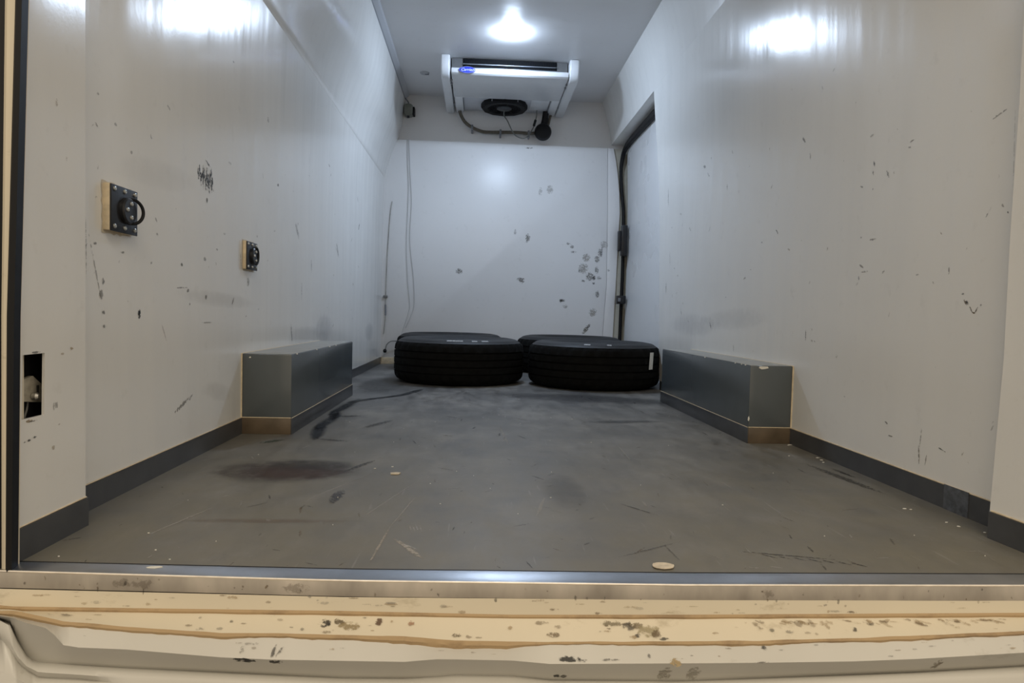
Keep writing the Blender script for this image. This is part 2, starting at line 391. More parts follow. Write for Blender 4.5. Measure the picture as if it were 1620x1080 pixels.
G().prism([(.8545,2.0385,.073),(.858,2.0385,.070),(.860,2.0385,.078),(.858,2.0385,.086),(.8555,2.0385,.082)],(0,.0015,0)).obj('paint_chip', M_chip, b2)
G().prism([(-.700,2.0685,.235),(-.696,2.0685,.2335),(-.693,2.0685,.236),(-.696,2.0685,.239)],(0,.0015,0)).obj('paint_chip', M_chip, b1)
# ------------------------------------------------------------------ sliding door in the right side
dr = bpy.data.objects.new('door_1', None); C.objects.link(dr); dr.location=(1.09,4.2,0); dr['kind']='structure'
SEAL=[(0,1.070),(.235,1.073),(.765,1.078),(1.116,1.072),(1.182,1.070),(1.346,1.052),(1.54,1.036),(1.66,1.034)]
def xd(z): return interp(z,[(0,1.100),(.8,1.104),(1.2,1.098),(1.6,1.082),(1.7,1.078)])
zd=[0,.2,.5,.8,1.0,1.2,1.4,1.6,1.70]
g=G(); g.grid([[(xd(z),y,z) for z in zd] for y in (3.5,4.0,4.5,4.955)]); g.grid([[(xd(z)+.04,y,z) for z in zd] for y in (3.5,4.955)])
g.obj('door_panel', M_door, dr, smooth=True)
G().tube([(1.064,3.70,1.652),(1.063,4.2,1.655),(1.062,4.75,1.655),(1.058,4.90,1.640),(1.050,4.958,1.59),(1.042,4.975,1.50)]+[(interp(z,SEAL),4.98,z) for z in (1.40,1.30,1.182,1.0,.765,.5,.235,0)],lambda t: .013+.012*max(0,1-t*2.6)**.7,8,smoothn=5).obj('door_seal', M_black, dr, smooth=True)
g=G(); g.grid([[(interp(z,EDGE)-.005,4.995,z) for z in zz],[(1.12,4.995,z) for z in zz]]); g.obj('door_frame', M_frame, dr)
o=G().box(1.043,1.088,4.885,4.93,.842,1.072).obj('door_handle', M_plastic, dr, bevel=.008)
G().box(1.022,1.046,4.90,4.94,.88,1.03).obj('handle_housing', M_plastic, o, bevel=.006)
o=G().box(1.022,1.090,4.885,4.925,.488,.550).obj('door_catch', M_plastic, dr, bevel=.006)
G().box(1.030,1.048,4.875,4.886,.505,.532).obj('catch_tongue', M_conduit, o, bevel=.002)
# ------------------------------------------------------------------ trims
t1 = struct(G().prism([(-.575,1.2,ZC),(-.545,1.2,ZC),(-.552,1.2,ZC-.012),(-.572,1.2,ZC-.030),(-.585,1.2,ZC-.03)],(0,3.80,0)).obj('trim_1', M_strip))
G().tube([(-.578,1.2,ZC-.036),(-.578,3.0,ZC-.036),(-.577,4.97,ZC-.037)],.006,8).obj('conduit', M_conduit, t1, smooth=True)
# aluminium threshold strip
BX=[-.679,-.5,-.187,.06,.304,.56,.822,1.0]; fy=lambda x: interp(x,[(-.68,.9722),(-.187,.943),(.304,.9325),(.822,.9354),(1.05,.938)])
by=lambda x: interp(x,[(-.68,1.008),(-.187,.985),(.304,.977),(.86,.9792),(1.05,.982)])
xs=list(np.linspace(-.677,1.0,30))
t2g=G(); t2g.grid([[(x,by(x),.0012) for x in xs],[(x,fy(x)+.003,.0012) for x in xs],[(x,fy(x)+.001,.0004) for x in xs]])
t2=struct(t2g.obj('trim_2', M_metal, smooth=True, sharp=60))
g=G(); g.grid([[(x,fy(x)+.001,.0004) for x in xs],[(x,fy(x),-.001) for x in xs],[(x,fy(x),-.0228-.0018*(1-((x-.1)/.8)**2)*-1-.0008) for x in xs]])
g.obj('strip_face', M_metalface, t2, smooth=True, sharp=50)
G().tube([(x,fy(x)+.0008,.0006) for x in xs],.0015,6).obj('highlight_edge', M_edge, t2, smooth=True)  # highlight line along the worn edge, put into its bright colour
g=G(); g.tube([(x,by(x)+.0005,.0008) for x in xs],.0012,6); g.obj('joint', M_black, t2, smooth=True)
# ------------------------------------------------------------------ van body round the opening
vb = thing('van_body', 'white van body around the cargo opening, worn cream ledges below the floor', 'van body', (.15,.95,-.05))
ROWS = {'B':[(-0.9053,0.978,-0.0033),(-0.7314,0.9766,-0.0018),(-0.676,0.9724,0.0002),(-0.6687,0.9718,0.0002),(-0.6614,0.9714,0.0002),(-0.6559,0.971,0.0002),(-0.6504,0.9707,0.0002),(-0.6441,0.9703,0.0002),(-0.6377,0.9699,0.0002),(-0.6304,0.9695,0.0002),(-0.6213,0.969,0.0002),(-0.6104,0.9683,0.0002),(-0.5977,0.9676,0.0002),(-0.585,0.9668,0.0002),(-0.5623,0.9654,0.0002),(-0.5396,0.9641,0.0002),(-0.4942,0.9614,0.0002),(-0.4398,0.9581,0.0001),(-0.3583,0.9532,0.0001),(-0.2859,0.9489,0.0001),(-0.1866,0.943,0.0001),(-0.0968,0.9411,0.0),(-0.0518,0.9401,0.0),(-0.0247,0.9395,0.0),(0.0569,0.9378,0.0),(0.1116,0.9366,0.0),(0.1939,0.9349,0.0),(0.3043,0.9325,0.0),(0.4168,0.9331,0.0),(0.5595,0.9339,-0.0),(0.6559,0.9345,-0.0),(0.7437,0.935,-0.0),(0.8225,0.9354,-0.0),(0.9642,0.9383,-0.0006),(1.1074,0.94,-0.0008)],
'C':[(-0.9057,0.978,-0.0284),(-0.7316,0.9766,-0.0271),(-0.6762,0.9724,-0.0252),(-0.6688,0.9718,-0.0251),(-0.6615,0.9714,-0.025),(-0.656,0.971,-0.025),(-0.6506,0.9707,-0.025),(-0.6442,0.9703,-0.0249),(-0.6378,0.97,-0.0249),(-0.6305,0.9695,-0.0249),(-0.6214,0.969,-0.0248),(-0.6105,0.9683,-0.0248),(-0.5978,0.9676,-0.0247),(-0.585,0.9668,-0.0247),(-0.5623,0.9654,-0.0246),(-0.5396,0.9641,-0.0245),(-0.4942,0.9614,-0.0243),(-0.4397,0.9581,-0.024),(-0.3581,0.9532,-0.0236),(-0.2857,0.9489,-0.0233),(-0.1863,0.943,-0.0229),(-0.0964,0.9411,-0.0226),(-0.0513,0.9401,-0.0225),(-0.0242,0.9395,-0.0224),(0.0575,0.9378,-0.0221),(0.1122,0.9366,-0.022),(0.1946,0.9348,-0.0217),(0.3051,0.9325,-0.0214),(0.4176,0.9331,-0.0216),(0.5605,0.9339,-0.0217),(0.657,0.9345,-0.0219),(0.7449,0.935,-0.022),(0.8238,0.9354,-0.0221),(0.9656,0.9383,-0.0229),(1.109,0.94,-0.0233)],
'D':[(-0.9042,0.976,-0.0513),(-0.7302,0.9745,-0.0502),(-0.6748,0.9703,-0.0482),(-0.6675,0.9697,-0.0487),(-0.6602,0.9693,-0.0492),(-0.6547,0.969,-0.0494),(-0.6493,0.9686,-0.0493),(-0.6429,0.9683,-0.0492),(-0.6365,0.9679,-0.0491),(-0.6293,0.9674,-0.049),(-0.6202,0.9669,-0.0489),(-0.6093,0.9663,-0.0487),(-0.5965,0.9655,-0.0485),(-0.5838,0.9647,-0.0483),(-0.5611,0.9634,-0.048),(-0.5384,0.962,-0.0476),(-0.493,0.9593,-0.0469),(-0.4387,0.956,-0.0461),(-0.3572,0.9512,-0.0448),(-0.2849,0.9469,-0.0437),(-0.1856,0.941,-0.0421),(-0.0958,0.939,-0.0431),(-0.0508,0.9381,-0.0436),(-0.0236,0.9375,-0.0439),(0.058,0.9358,-0.0448),(0.1126,0.9346,-0.0442),(0.1948,0.9328,-0.0432),(0.3052,0.9305,-0.0419),(0.4176,0.9311,-0.0414),(0.5602,0.9319,-0.0407),(0.6566,0.9325,-0.0402),(0.7443,0.933,-0.0398),(0.823,0.9334,-0.0394),(0.9647,0.9363,-0.0405),(1.1079,0.938,-0.041)],
'D2':[(-0.9024,0.974,-0.0559),(-0.7286,0.9724,-0.0548),(-0.6734,0.9682,-0.0528),(-0.6661,0.9676,-0.0529),(-0.6588,0.9672,-0.053),(-0.6533,0.9669,-0.0533),(-0.6479,0.9666,-0.0539),(-0.6416,0.9662,-0.0546),(-0.6352,0.9658,-0.0545),(-0.6279,0.9654,-0.0544),(-0.6189,0.9648,-0.0542),(-0.608,0.9642,-0.0541),(-0.5953,0.9634,-0.0539),(-0.5826,0.9627,-0.0537),(-0.5599,0.9613,-0.0534),(-0.5373,0.9599,-0.0531),(-0.492,0.9572,-0.0524),(-0.4377,0.954,-0.0517),(-0.3564,0.9491,-0.0505),(-0.2842,0.9448,-0.0495),(-0.1851,0.939,-0.0481),(-0.0955,0.937,-0.0486),(-0.0505,0.9361,-0.0488),(-0.0235,0.9355,-0.049),(0.058,0.9338,-0.0494),(0.1125,0.9326,-0.049),(0.1946,0.9308,-0.0484),(0.3047,0.9285,-0.0475),(0.4169,0.9291,-0.047),(0.5593,0.9299,-0.0464),(0.6555,0.9305,-0.046),(0.7431,0.931,-0.0456),(0.8217,0.9314,-0.0452),(0.963,0.9342,-0.0463),(1.106,0.936,-0.0469)],
'E':[(-0.8737,0.943,-0.0445),(-0.704,0.9395,-0.0426),(-0.6508,0.9357,-0.0408),(-0.6438,0.9353,-0.0406),(-0.6368,0.9349,-0.0404),(-0.6315,0.9346,-0.0404),(-0.6263,0.9343,-0.041),(-0.6201,0.9339,-0.0416),(-0.614,0.9335,-0.0428),(-0.607,0.9331,-0.0441),(-0.5982,0.9326,-0.0458),(-0.5877,0.932,-0.0478),(-0.5754,0.9312,-0.0501),(-0.5631,0.9305,-0.0524),(-0.5412,0.9292,-0.0538),(-0.5193,0.9279,-0.0551),(-0.4755,0.9252,-0.0578),(-0.423,0.9221,-0.0598),(-0.3442,0.9174,-0.0628),(-0.2744,0.9132,-0.0608),(-0.1786,0.9078,-0.0608),(-0.0918,0.906,-0.0616),(-0.0482,0.905,-0.065),(-0.022,0.9045,-0.0671),(0.0569,0.9028,-0.0674),(0.1097,0.9017,-0.0675),(0.1891,0.9,-0.0663),(0.2957,0.8977,-0.0647),(0.4043,0.8981,-0.064),(0.5419,0.8988,-0.0607),(0.6349,0.8994,-0.0573),(0.7195,0.8998,-0.0541),(0.7954,0.9003,-0.0512),(0.9318,0.9026,-0.0523),(1.0708,0.905,-0.0534)],
'E2':[(-0.872,0.941,-0.048),(-0.7025,0.9374,-0.0461),(-0.6494,0.9336,-0.0443),(-0.6424,0.9332,-0.0448),(-0.6354,0.9328,-0.0453),(-0.6302,0.9325,-0.0458),(-0.6249,0.9322,-0.0468),(-0.6188,0.9318,-0.048),(-0.6127,0.9315,-0.0492),(-0.6056,0.931,-0.0505),(-0.5969,0.9305,-0.0521),(-0.5864,0.9299,-0.0541),(-0.5741,0.9291,-0.0565),(-0.5619,0.9284,-0.0587),(-0.54,0.9271,-0.06),(-0.5181,0.9258,-0.0613),(-0.4744,0.9232,-0.0639),(-0.422,0.9201,-0.0663),(-0.3434,0.9154,-0.0698),(-0.2737,0.9112,-0.0669),(-0.1781,0.9058,-0.0669),(-0.0914,0.904,-0.0713),(-0.0479,0.903,-0.0753),(-0.0217,0.9025,-0.0777),(0.0569,0.9008,-0.0745),(0.1095,0.8997,-0.0701),(0.1889,0.898,-0.0701),(0.2953,0.8957,-0.07),(0.4036,0.8961,-0.0693),(0.541,0.8968,-0.0661),(0.6338,0.8973,-0.0624),(0.7182,0.8978,-0.0589),(0.7939,0.8982,-0.0558),(0.93,0.9006,-0.0569),(1.0689,0.903,-0.0581)],
'F':[(-0.8525,0.92,-0.041),(-0.6858,0.9151,-0.0384),(-0.6342,0.9117,-0.0368),(-0.6274,0.9113,-0.0376),(-0.6205,0.9109,-0.0385),(-0.6154,0.9106,-0.0394),(-0.6103,0.9103,-0.0412),(-0.6043,0.91,-0.0432),(-0.5983,0.9096,-0.0452),(-0.5915,0.9092,-0.047),(-0.5829,0.9087,-0.049),(-0.5727,0.9081,-0.0514),(-0.5607,0.9073,-0.0606),(-0.5488,0.9066,-0.0742),(-0.5274,0.9054,-0.077),(-0.506,0.9041,-0.0772),(-0.4632,0.9015,-0.0777),(-0.412,0.8985,-0.0805),(-0.3352,0.8939,-0.0847),(-0.267,0.8898,-0.0857),(-0.1735,0.8847,-0.0849),(-0.0888,0.8829,-0.0855),(-0.0464,0.882,-0.0815),(-0.0209,0.8814,-0.0814),(0.0561,0.8798,-0.0823),(0.1077,0.8787,-0.0865),(0.1853,0.877,-0.0855),(0.2893,0.8748,-0.084),(0.3952,0.875,-0.0835),(0.5296,0.8758,-0.0822),(0.6203,0.8763,-0.0792),(0.7028,0.8767,-0.0748),(0.7767,0.8771,-0.0708),(0.9095,0.8792,-0.072),(1.0457,0.8819,-0.0736)],
'G':[(-0.8785,0.948,-0.0584),(-0.7081,0.9448,-0.0566),(-0.6545,0.941,-0.0548),(-0.6475,0.9405,-0.0568),(-0.6404,0.9401,-0.0588),(-0.6352,0.9398,-0.0721),(-0.6299,0.9395,-0.084),(-0.6238,0.9391,-0.0947),(-0.6177,0.9388,-0.1047),(-0.6106,0.9383,-0.1111),(-0.6018,0.9378,-0.114),(-0.5912,0.9372,-0.1148),(-0.5788,0.9364,-0.1153),(-0.5664,0.9357,-0.1157),(-0.5443,0.9344,-0.1165),(-0.5222,0.933,-0.1173),(-0.478,0.9304,-0.1188),(-0.4251,0.9272,-0.1197),(-0.3457,0.9225,-0.121),(-0.2753,0.9183,-0.1222),(-0.1787,0.9128,-0.1241),(-0.0912,0.911,-0.1239),(-0.0474,0.91,-0.1211),(-0.0211,0.9095,-0.1184),(0.0584,0.9078,-0.1189),(0.1117,0.9066,-0.1244),(0.1919,0.9049,-0.1244),(0.2994,0.9026,-0.1244),(0.4087,0.9031,-0.1209),(0.5475,0.9039,-0.1166),(0.6412,0.9044,-0.1136),(0.7264,0.9049,-0.1091),(0.8028,0.9053,-0.1051),(0.9404,0.9078,-0.1068),(1.0804,0.91,-0.1083)],
'G1':[(-0.86,0.928,-0.0508),(-0.6922,0.9236,-0.0485),(-0.64,0.9201,-0.0468),(-0.6331,0.9197,-0.0505),(-0.6263,0.9193,-0.0542),(-0.6211,0.919,-0.0677),(-0.616,0.9187,-0.0798),(-0.61,0.9183,-0.0902),(-0.604,0.9179,-0.1),(-0.5971,0.9175,-0.1062),(-0.5884,0.917,-0.1091),(-0.5781,0.9164,-0.1099),(-0.5659,0.9157,-0.1102),(-0.5538,0.9149,-0.1106),(-0.5322,0.9136,-0.1112),(-0.5106,0.9123,-0.1118),(-0.4674,0.9098,-0.1129),(-0.4156,0.9067,-0.1139),(-0.338,0.902,-0.1155),(-0.2691,0.8979,-0.1169),(-0.1746,0.8927,-0.119),(-0.0891,0.8909,-0.1191),(-0.0462,0.89,-0.1191),(-0.0203,0.8894,-0.1191),(0.0574,0.8878,-0.1192),(0.1095,0.8867,-0.1193),(0.1879,0.885,-0.1193),(0.293,0.8827,-0.1194),(0.3999,0.883,-0.1152),(0.5355,0.8838,-0.1101),(0.6272,0.8843,-0.1066),(0.7106,0.8848,-0.1035),(0.7853,0.8852,-0.1007),(0.9197,0.8874,-0.1022),(1.0571,0.89,-0.104)],
'G2':[(-0.8547,0.922,-0.0644),(-0.6876,0.9173,-0.062),(-0.6358,0.9138,-0.0604),(-0.6289,0.9134,-0.0667),(-0.6221,0.913,-0.073),(-0.617,0.9127,-0.0838),(-0.6119,0.9124,-0.093),(-0.6059,0.912,-0.0997),(-0.5999,0.9117,-0.1059),(-0.593,0.9113,-0.1092),(-0.5845,0.9108,-0.1133),(-0.5741,0.9101,-0.114),(-0.5621,0.9094,-0.1144),(-0.5501,0.9087,-0.1148),(-0.5286,0.9074,-0.1155),(-0.5071,0.9061,-0.1165),(-0.4642,0.9036,-0.12),(-0.4128,0.9005,-0.1205),(-0.3357,0.8959,-0.1214),(-0.2672,0.8918,-0.1221),(-0.1733,0.8867,-0.1234),(-0.0884,0.8849,-0.124),(-0.0457,0.884,-0.1243),(-0.02,0.8834,-0.1245),(0.0572,0.8818,-0.125),(0.109,0.8807,-0.1254),(0.1869,0.879,-0.1259),(0.2914,0.8768,-0.1267),(0.3976,0.877,-0.1225),(0.5324,0.8778,-0.1175),(0.6235,0.8783,-0.1141),(0.7063,0.8788,-0.1111),(0.7806,0.8792,-0.1083),(0.9141,0.8813,-0.1099),(1.0508,0.884,-0.1118)],
'H':[(-0.865,0.933,-0.0768),(-0.6964,0.9289,-0.0748),(-0.6438,0.9253,-0.073),(-0.6369,0.9249,-0.0812),(-0.63,0.9245,-0.0894),(-0.6248,0.9242,-0.098),(-0.6196,0.9239,-0.1067),(-0.6135,0.9235,-0.1132),(-0.6075,0.9231,-0.1169),(-0.6005,0.9227,-0.1212),(-0.5918,0.9222,-0.1266),(-0.5814,0.9216,-0.1272),(-0.5692,0.9209,-0.1272),(-0.557,0.9201,-0.1273),(-0.5353,0.9188,-0.1275),(-0.5135,0.9175,-0.1292),(-0.4631,0.9015,-0.1268),(-0.4118,0.8984,-0.1278),(-0.3348,0.8938,-0.1293),(-0.2665,0.8898,-0.1306),(-0.1728,0.8847,-0.1327),(-0.088,0.8829,-0.1337),(-0.0454,0.882,-0.1342),(-0.0197,0.8814,-0.1344),(0.0574,0.8798,-0.1353),(0.109,0.8787,-0.1359),(0.1869,0.877,-0.1367),(0.2912,0.8748,-0.1379),(0.3972,0.875,-0.1334),(0.5317,0.8758,-0.128),(0.6226,0.8763,-0.1244),(0.7053,0.8767,-0.1211),(0.7795,0.8772,-0.1181),(0.9127,0.8792,-0.1198),(1.0492,0.882,-0.1218)],
'J':[(-0.8471,0.913,-0.1117),(-0.6808,0.9077,-0.1092),(-0.6295,0.9045,-0.1076),(-0.6227,0.9041,-0.1108),(-0.6159,0.9036,-0.114),(-0.6108,0.9033,-0.1164),(-0.6057,0.903,-0.1188),(-0.5998,0.9027,-0.1216),(-0.5938,0.9023,-0.1244),(-0.587,0.9019,-0.1276),(-0.5785,0.9014,-0.1316),(-0.5683,0.9008,-0.1323),(-0.5564,0.9001,-0.1327),(-0.5445,0.8994,-0.1331),(-0.5232,0.8981,-0.1338),(-0.5019,0.8968,-0.1345),(-0.4594,0.8943,-0.1359),(-0.4084,0.8912,-0.1376),(-0.332,0.8867,-0.1402),(-0.2642,0.8826,-0.1425),(-0.1712,0.8777,-0.1459),(-0.087,0.8759,-0.1445),(-0.0447,0.875,-0.1438),(-0.0193,0.8744,-0.1434),(0.0572,0.8728,-0.1421),(0.1084,0.8717,-0.1412),(0.1856,0.87,-0.1399),(0.2891,0.8678,-0.1381),(0.3943,0.868,-0.1378),(0.5281,0.8688,-0.1377),(0.6185,0.8693,-0.1377),(0.7008,0.8697,-0.1376),(0.7746,0.8701,-0.1376),(0.9068,0.8721,-0.1394),(1.0424,0.8748,-0.1417)],
'K':[(-0.8449,0.908,-0.2732),(-0.6782,0.9026,-0.2712),(-0.6268,0.8993,-0.2694),(-0.62,0.8989,-0.2692),(-0.6132,0.8985,-0.269),(-0.6081,0.8982,-0.2688),(-0.6029,0.8979,-0.2687),(-0.597,0.8975,-0.2685),(-0.591,0.8972,-0.2683),(-0.5842,0.8967,-0.2681),(-0.5757,0.8962,-0.2678),(-0.5654,0.8956,-0.2675),(-0.5535,0.8949,-0.2671),(-0.5416,0.8942,-0.2667),(-0.5203,0.8929,-0.266),(-0.499,0.8917,-0.2654),(-0.4565,0.8891,-0.264),(-0.4055,0.8861,-0.2624),(-0.3292,0.8815,-0.26),(-0.2614,0.8774,-0.2578),(-0.1685,0.8726,-0.2553),(-0.0844,0.8708,-0.255),(-0.0421,0.8699,-0.2549),(-0.0167,0.8694,-0.2548),(0.0598,0.8677,-0.2545),(0.111,0.8666,-0.2543),(0.1881,0.865,-0.2541),(0.2916,0.8628,-0.2537),(0.397,0.863,-0.2551),(0.5308,0.8638,-0.2573),(0.6213,0.8643,-0.2588),(0.7036,0.8647,-0.2601),(0.7775,0.8652,-0.2613),(0.9098,0.8672,-0.2644),(1.0455,0.8699,-0.2681)]}
for n_ in ROWS: ROWS[n_]=[Vector(p) for p in ROWS[n_]]
_cnt=[max(1,int((ROWS['D'][k+1].x-ROWS['D'][k].x)/.008)) for k in range(len(ROWS['D'])-1)]
for n_ in ROWS:
    R_=ROWS[n_]; ROWS[n_]=[R_[k].lerp(R_[k+1],j/_cnt[k]) for k in range(len(_cnt)) for j in range(_cnt[k])]+[R_[-1]]
from mathutils import noise as mnoise
for i_,p in enumerate(ROWS['E2']):
    q=mnoise.noise(Vector((p.x*9,0,3)))+.5*mnoise.noise(Vector((p.x*34,2,0)))+.35*mnoise.noise(Vector((p.x*90,5,0)))
    p.z -= max(-.0016,.0032*q)+.0004
for i_,p in enumerate(ROWS['D2']): p.z -= .0007*mnoise.noise(Vector((p.x*20,7,0)))
for i_,p in enumerate(ROWS['E']): p.z -= .0009*mnoise.noise(Vector((p.x*26,9,0)))
def strip(name, names, m, sub=1, smooth=True, sharp=40, xmin=-.6795, wob=0):
    rows=[]
    for n in names:
        P=[Vector(p) for p in ROWS[n]]
        rows.append(P)
    # clip left end at xmin
    cols=[]
    for k in range(len(rows[0])): cols.append([rw[k] for rw in rows])
    out=[]
    for rw in rows:
        Q=[]
        for k in range(len(rw)-1):
            a,b=rw[k],rw[k+1]
            if b.x<=xmin: continue
            if a.x<xmin: a=a.lerp(b,(xmin-a.x)/(b.x-a.x))
            nn = max(1,int((b.x-a.x)/.03)) if wob else 1
            for j in range(nn):
                p=a.lerp(b,j/nn).copy()
                Q.append(p)
        Q.append(rw[-1]); out.append(Q)
    m_=min(len(q) for q in out); out=[q[-m_:] for q in out]
    for q in out: q[0]=Vector((xmin,q[0].y,q[0].z))
    g=G(); g.grid(out); return g.obj(name, m, vb, smooth=smooth, sharp=sharp)
strip('upper_ledge', ['C','D'], M_cream)
strip('lower_ledge', ['D2','E'], M_cream)
strip('rear_skin', ['E2','F','G','G1','G2','H','J','K'], M_body, sharp=80)
def lerprow(a,b,t,dy): return [tuple(Vector(p).lerp(Vector(q),t)+Vector((0,dy,0))) for p,q in zip(ROWS[a],ROWS[b])]
ROWS['D_m']=lerprow('D','D2',.5,-.0015); ROWS['E_m']=lerprow('E','E2',.5,-.002)
strip('sealant_bead', ['D','D_m','D2'], M_seam); strip('sealant_bead', ['E','E_m','E2'], M_seam)
g=G(); g.box(-6,6,-8,5.2,-.80,-.76); struct(g.obj('floor', M_conc))
# pillar, seals
zp=[0,.18,.365,.6,.82,1.2,1.6,ZC]
cl=lambda z: interp(z,[(0,-.679),(.365,-.6775),(.82,-.670),(1.4,-.664),(ZC,-.60)])
cm=lambda z: interp(z,[(0,-.6695),(.365,-.666),(.82,-.652),(1.4,-.645),(ZC,-.57)])
cr=lambda z: interp(z,[(0,-.6610),(.365,-.656),(.82,-.643),(1.4,-.636),(ZC,-.55)])
g=G(); g.grid([[(cl(z)-.002,1.03,z) for z in zp],[(cl(z),.980,z) for z in zp],[(cl(z)+.005,.977,z) for z in zp],[(cm(z)+.002,.979,z) for z in zp],[(cm(z)+.002,1.0,z) for z in zp]])
g.obj('rear_pillar', M_cream, vb, smooth=True)
g=G(); g.grid([[(cm(z),.992,z) for z in zp],[(cm(z),.974,z) for z in zp],[((cm(z)+cr(z))/2,.970,z) for z in zp],[(cr(z),.974,z) for z in zp],[(cr(z)-.003,.992,z) for z in zp]])
g.obj('door_seal', M_black, vb, smooth=True)
g=G(); g.grid([[(-.70,.97,z) for z in [-.3]+zp],[(cl(max(0,z))-.0006,.985,z) for z in [-.3]+zp]]); g.grid([[(-.70,.97,z) for z in (-.3,2.05)],[(-.70,1.1,z) for z in (-.3,2.05)]]); g.obj('door_gap', M_black, vb)
g=G(); g.box(1.0,1.12,.95,.99,-.0,2.06); g.obj('rear_pillar', M_cream, vb, bevel=.01)
g=G(); g.box(-.70,1.12,.95,1.0,1.985,2.06); g.obj('roof_header', M_cream, vb, bevel=.01)
# outer skin of the van (roof, sides, front) so that outside light only enters through the doors
g=G(); X0,X1,Y0,Y1,Z0,Z1=-.80,1.17,.985,5.12,-.30,2.07
g.add([(X0,Y0,Z0),(X0,Y1,Z0),(X0,Y1,Z1),(X0,Y0,Z1),(X1,Y0,Z0),(X1,Y1,Z0),(X1,Y1,Z1),(X1,Y0,Z1)],[(0,1,2,3),(4,7,6,5),(3,2,6,7),(1,5,6,2),(0,4,5,1)])
g.add([(X0,Y0,-.3),(-.70,Y0,-.3),(-.70,Y0,Z1),(X0,Y0,Z1)],[(0,1,2,3)]); g.add([(X1,Y0,-.3),(1.0,Y0,-.3),(1.0,Y0,Z1),(X1,Y0,Z1)],[(0,1,2,3)])
g.obj('outer_skin', M_body, vb)
# ------------------------------------------------------------------ ceiling lamp
lt = thing('ceiling_lamp', 'small bright round LED lamp on the white ceiling', 'lamp', (.153,3.83,ZC))
G().lathe([(.0,-.0005),(.058,-.0005),(.057,-.0025),(.052,-.004),(.047,-.004)],(.153,3.83,ZC),'z',32).obj('lamp_ring', M_unit, lt, smooth=True)
G().lathe([(.0001,-.020),(.018,-.0193),(.032,-.017),(.043,-.012),(.048,-.006),(.049,-.003)],(.153,3.83,ZC),'z',32).obj('lamp_lens', M_led, lt, smooth=True)
# ceiling vent
cv = thing('ceiling_clip', 'small grey oval fitting on the ceiling left of the cooling unit', 'fitting', (-.396,4.535,ZC))
g=G(); g.lathe([(.0001,-.010),(.022,-.009),(.030,-.004),(.032,0)],(-.396,4.535,ZC),'z',20); g.obj('cap', M_strip, cv, smooth=True)
G().box(-.395,-.368,4.528,4.542,ZC-.013,ZC-.006).obj('clip', M_conduit, cv, bevel=.002)
# ------------------------------------------------------------------ cooling unit
ev = thing('cooling_unit', 'white ceiling cooling unit with black fan and blue oval badge', 'cooling unit', (.16,4.55,ZC))
# side covers with rounded front ends
def cover(x0,x1):
    z1=ZC; y0,y1=4.185,4.985; P=[]
    prof=[(y0,z1-.002),(y0-.004,z1-.02),(y0-.004,1.93),(y0+.004,1.90),(y0+.022,1.875),(y0+.05,1.862),(y0+.10,1.858),(y1-.02,1.858),(y1,1.868),(y1,z1-.002)]
    return G().prism([(x0,y,z) for y,z in prof],(x1-x0,0,0)).obj('side_cover', M_unit, ev, bevel=.010, seg=3)
cover(-.268,-.212); cover(.534,.594)
# tray: lip + bottom + arms
G().prism([(-.203,y,z) for y,z in ((4.200,1.912),(4.192,1.900),(4.196,1.882),(4.212,1.872),(4.64,1.870),(4.64,1.884),(4.222,1.886),(4.214,1.912))],(.732,0,0)).obj('drip_tray', M_unit, ev, bevel=.003)
G().box(-.198,-.142,4.63,4.975,1.867,1.90).obj('tray_arm', M_unit, ev, bevel=.006)
G().box(.472,.528,4.63,4.975,1.867,1.90).obj('tray_arm', M_unit, ev, bevel=.006)
G().box(-.138,.468,4.642,4.965,1.884,1.90).obj('fan_panel', M_unitg, ev, bevel=.003)
G().box(.335,.462,4.66,4.90,1.880,1.886).obj('access_cover', M_unit, ev, bevel=.003)
G().box(-.21,.532,4.56,4.97,1.902,ZC-.001).obj('housing', M_unitg, ev)
# the dark coil seen in the slot over the tray
G().box(-.13,.455,4.245,4.55,1.895,ZC-.003).obj('coil', M_coil, ev)
for z in (1.925,1.948):
    G().box(-.135,.46,4.236,4.244,z,z+.004).obj('coil_rail', M_alu, ev)
G().box(-.203,-.136,4.25,4.26,1.89,ZC-.002).obj('coil_end', M_motor2, ev); G().box(.461,.528,4.25,4.26,1.89,ZC-.002).obj('coil_end', M_motor2, ev)
for k in range(40):
    x=-.125+.575*k/39
    o=G().box(x,x+.0012,4.239,4.245,1.90,ZC-.006).obj('fin', M_coil, ev)
for x in (-.207,.531):
    for y,z in ((4.30,1.868),(4.36,1.868),(4.78,1.868)):
        G().lathe([(.0001,-.006),(.006,-.005),(.008,0),(.008,.01)],(x,y,z),'z',10).obj('screw', M_conduit, ev, smooth=True)
# fan
fc=(.150,4.800,1.884)
fan=G().lathe([(.166,0),(.166,-.024),(.158,-.036),(.146,-.038),(.120,-.034),(.110,-.018),(.0001,-.018)],fc,'z',12).obj('fan', M_fan, ev, smooth=True, sharp=25)
G().lathe([(.0001,-.036),(.045,-.036),(.055,-.030),(.058,-.008)],fc,'z',24).obj('fan_motor', M_motor, fan, smooth=True)
for k in range(3):
    rr=.066+.018*k
    G().lathe([(rr,-.031),(rr+.003,-.031),(rr+.003,-.028),(rr,-.028),(rr,-.031)],fc,'z',32).obj('guard_ring', M_fan, fan, smooth=True)
for k in range(8):
    a=k*math.pi/4+.2; c,s=math.cos(a),math.sin(a)
    G().tube([(fc[0]+c*.05,fc[1]+s*.05,fc[2]-.031),(fc[0]+c*.125,fc[1]+s*.125,fc[2]-.031)],.002,6).obj('guard_spoke', M_fan, fan, smooth=True)
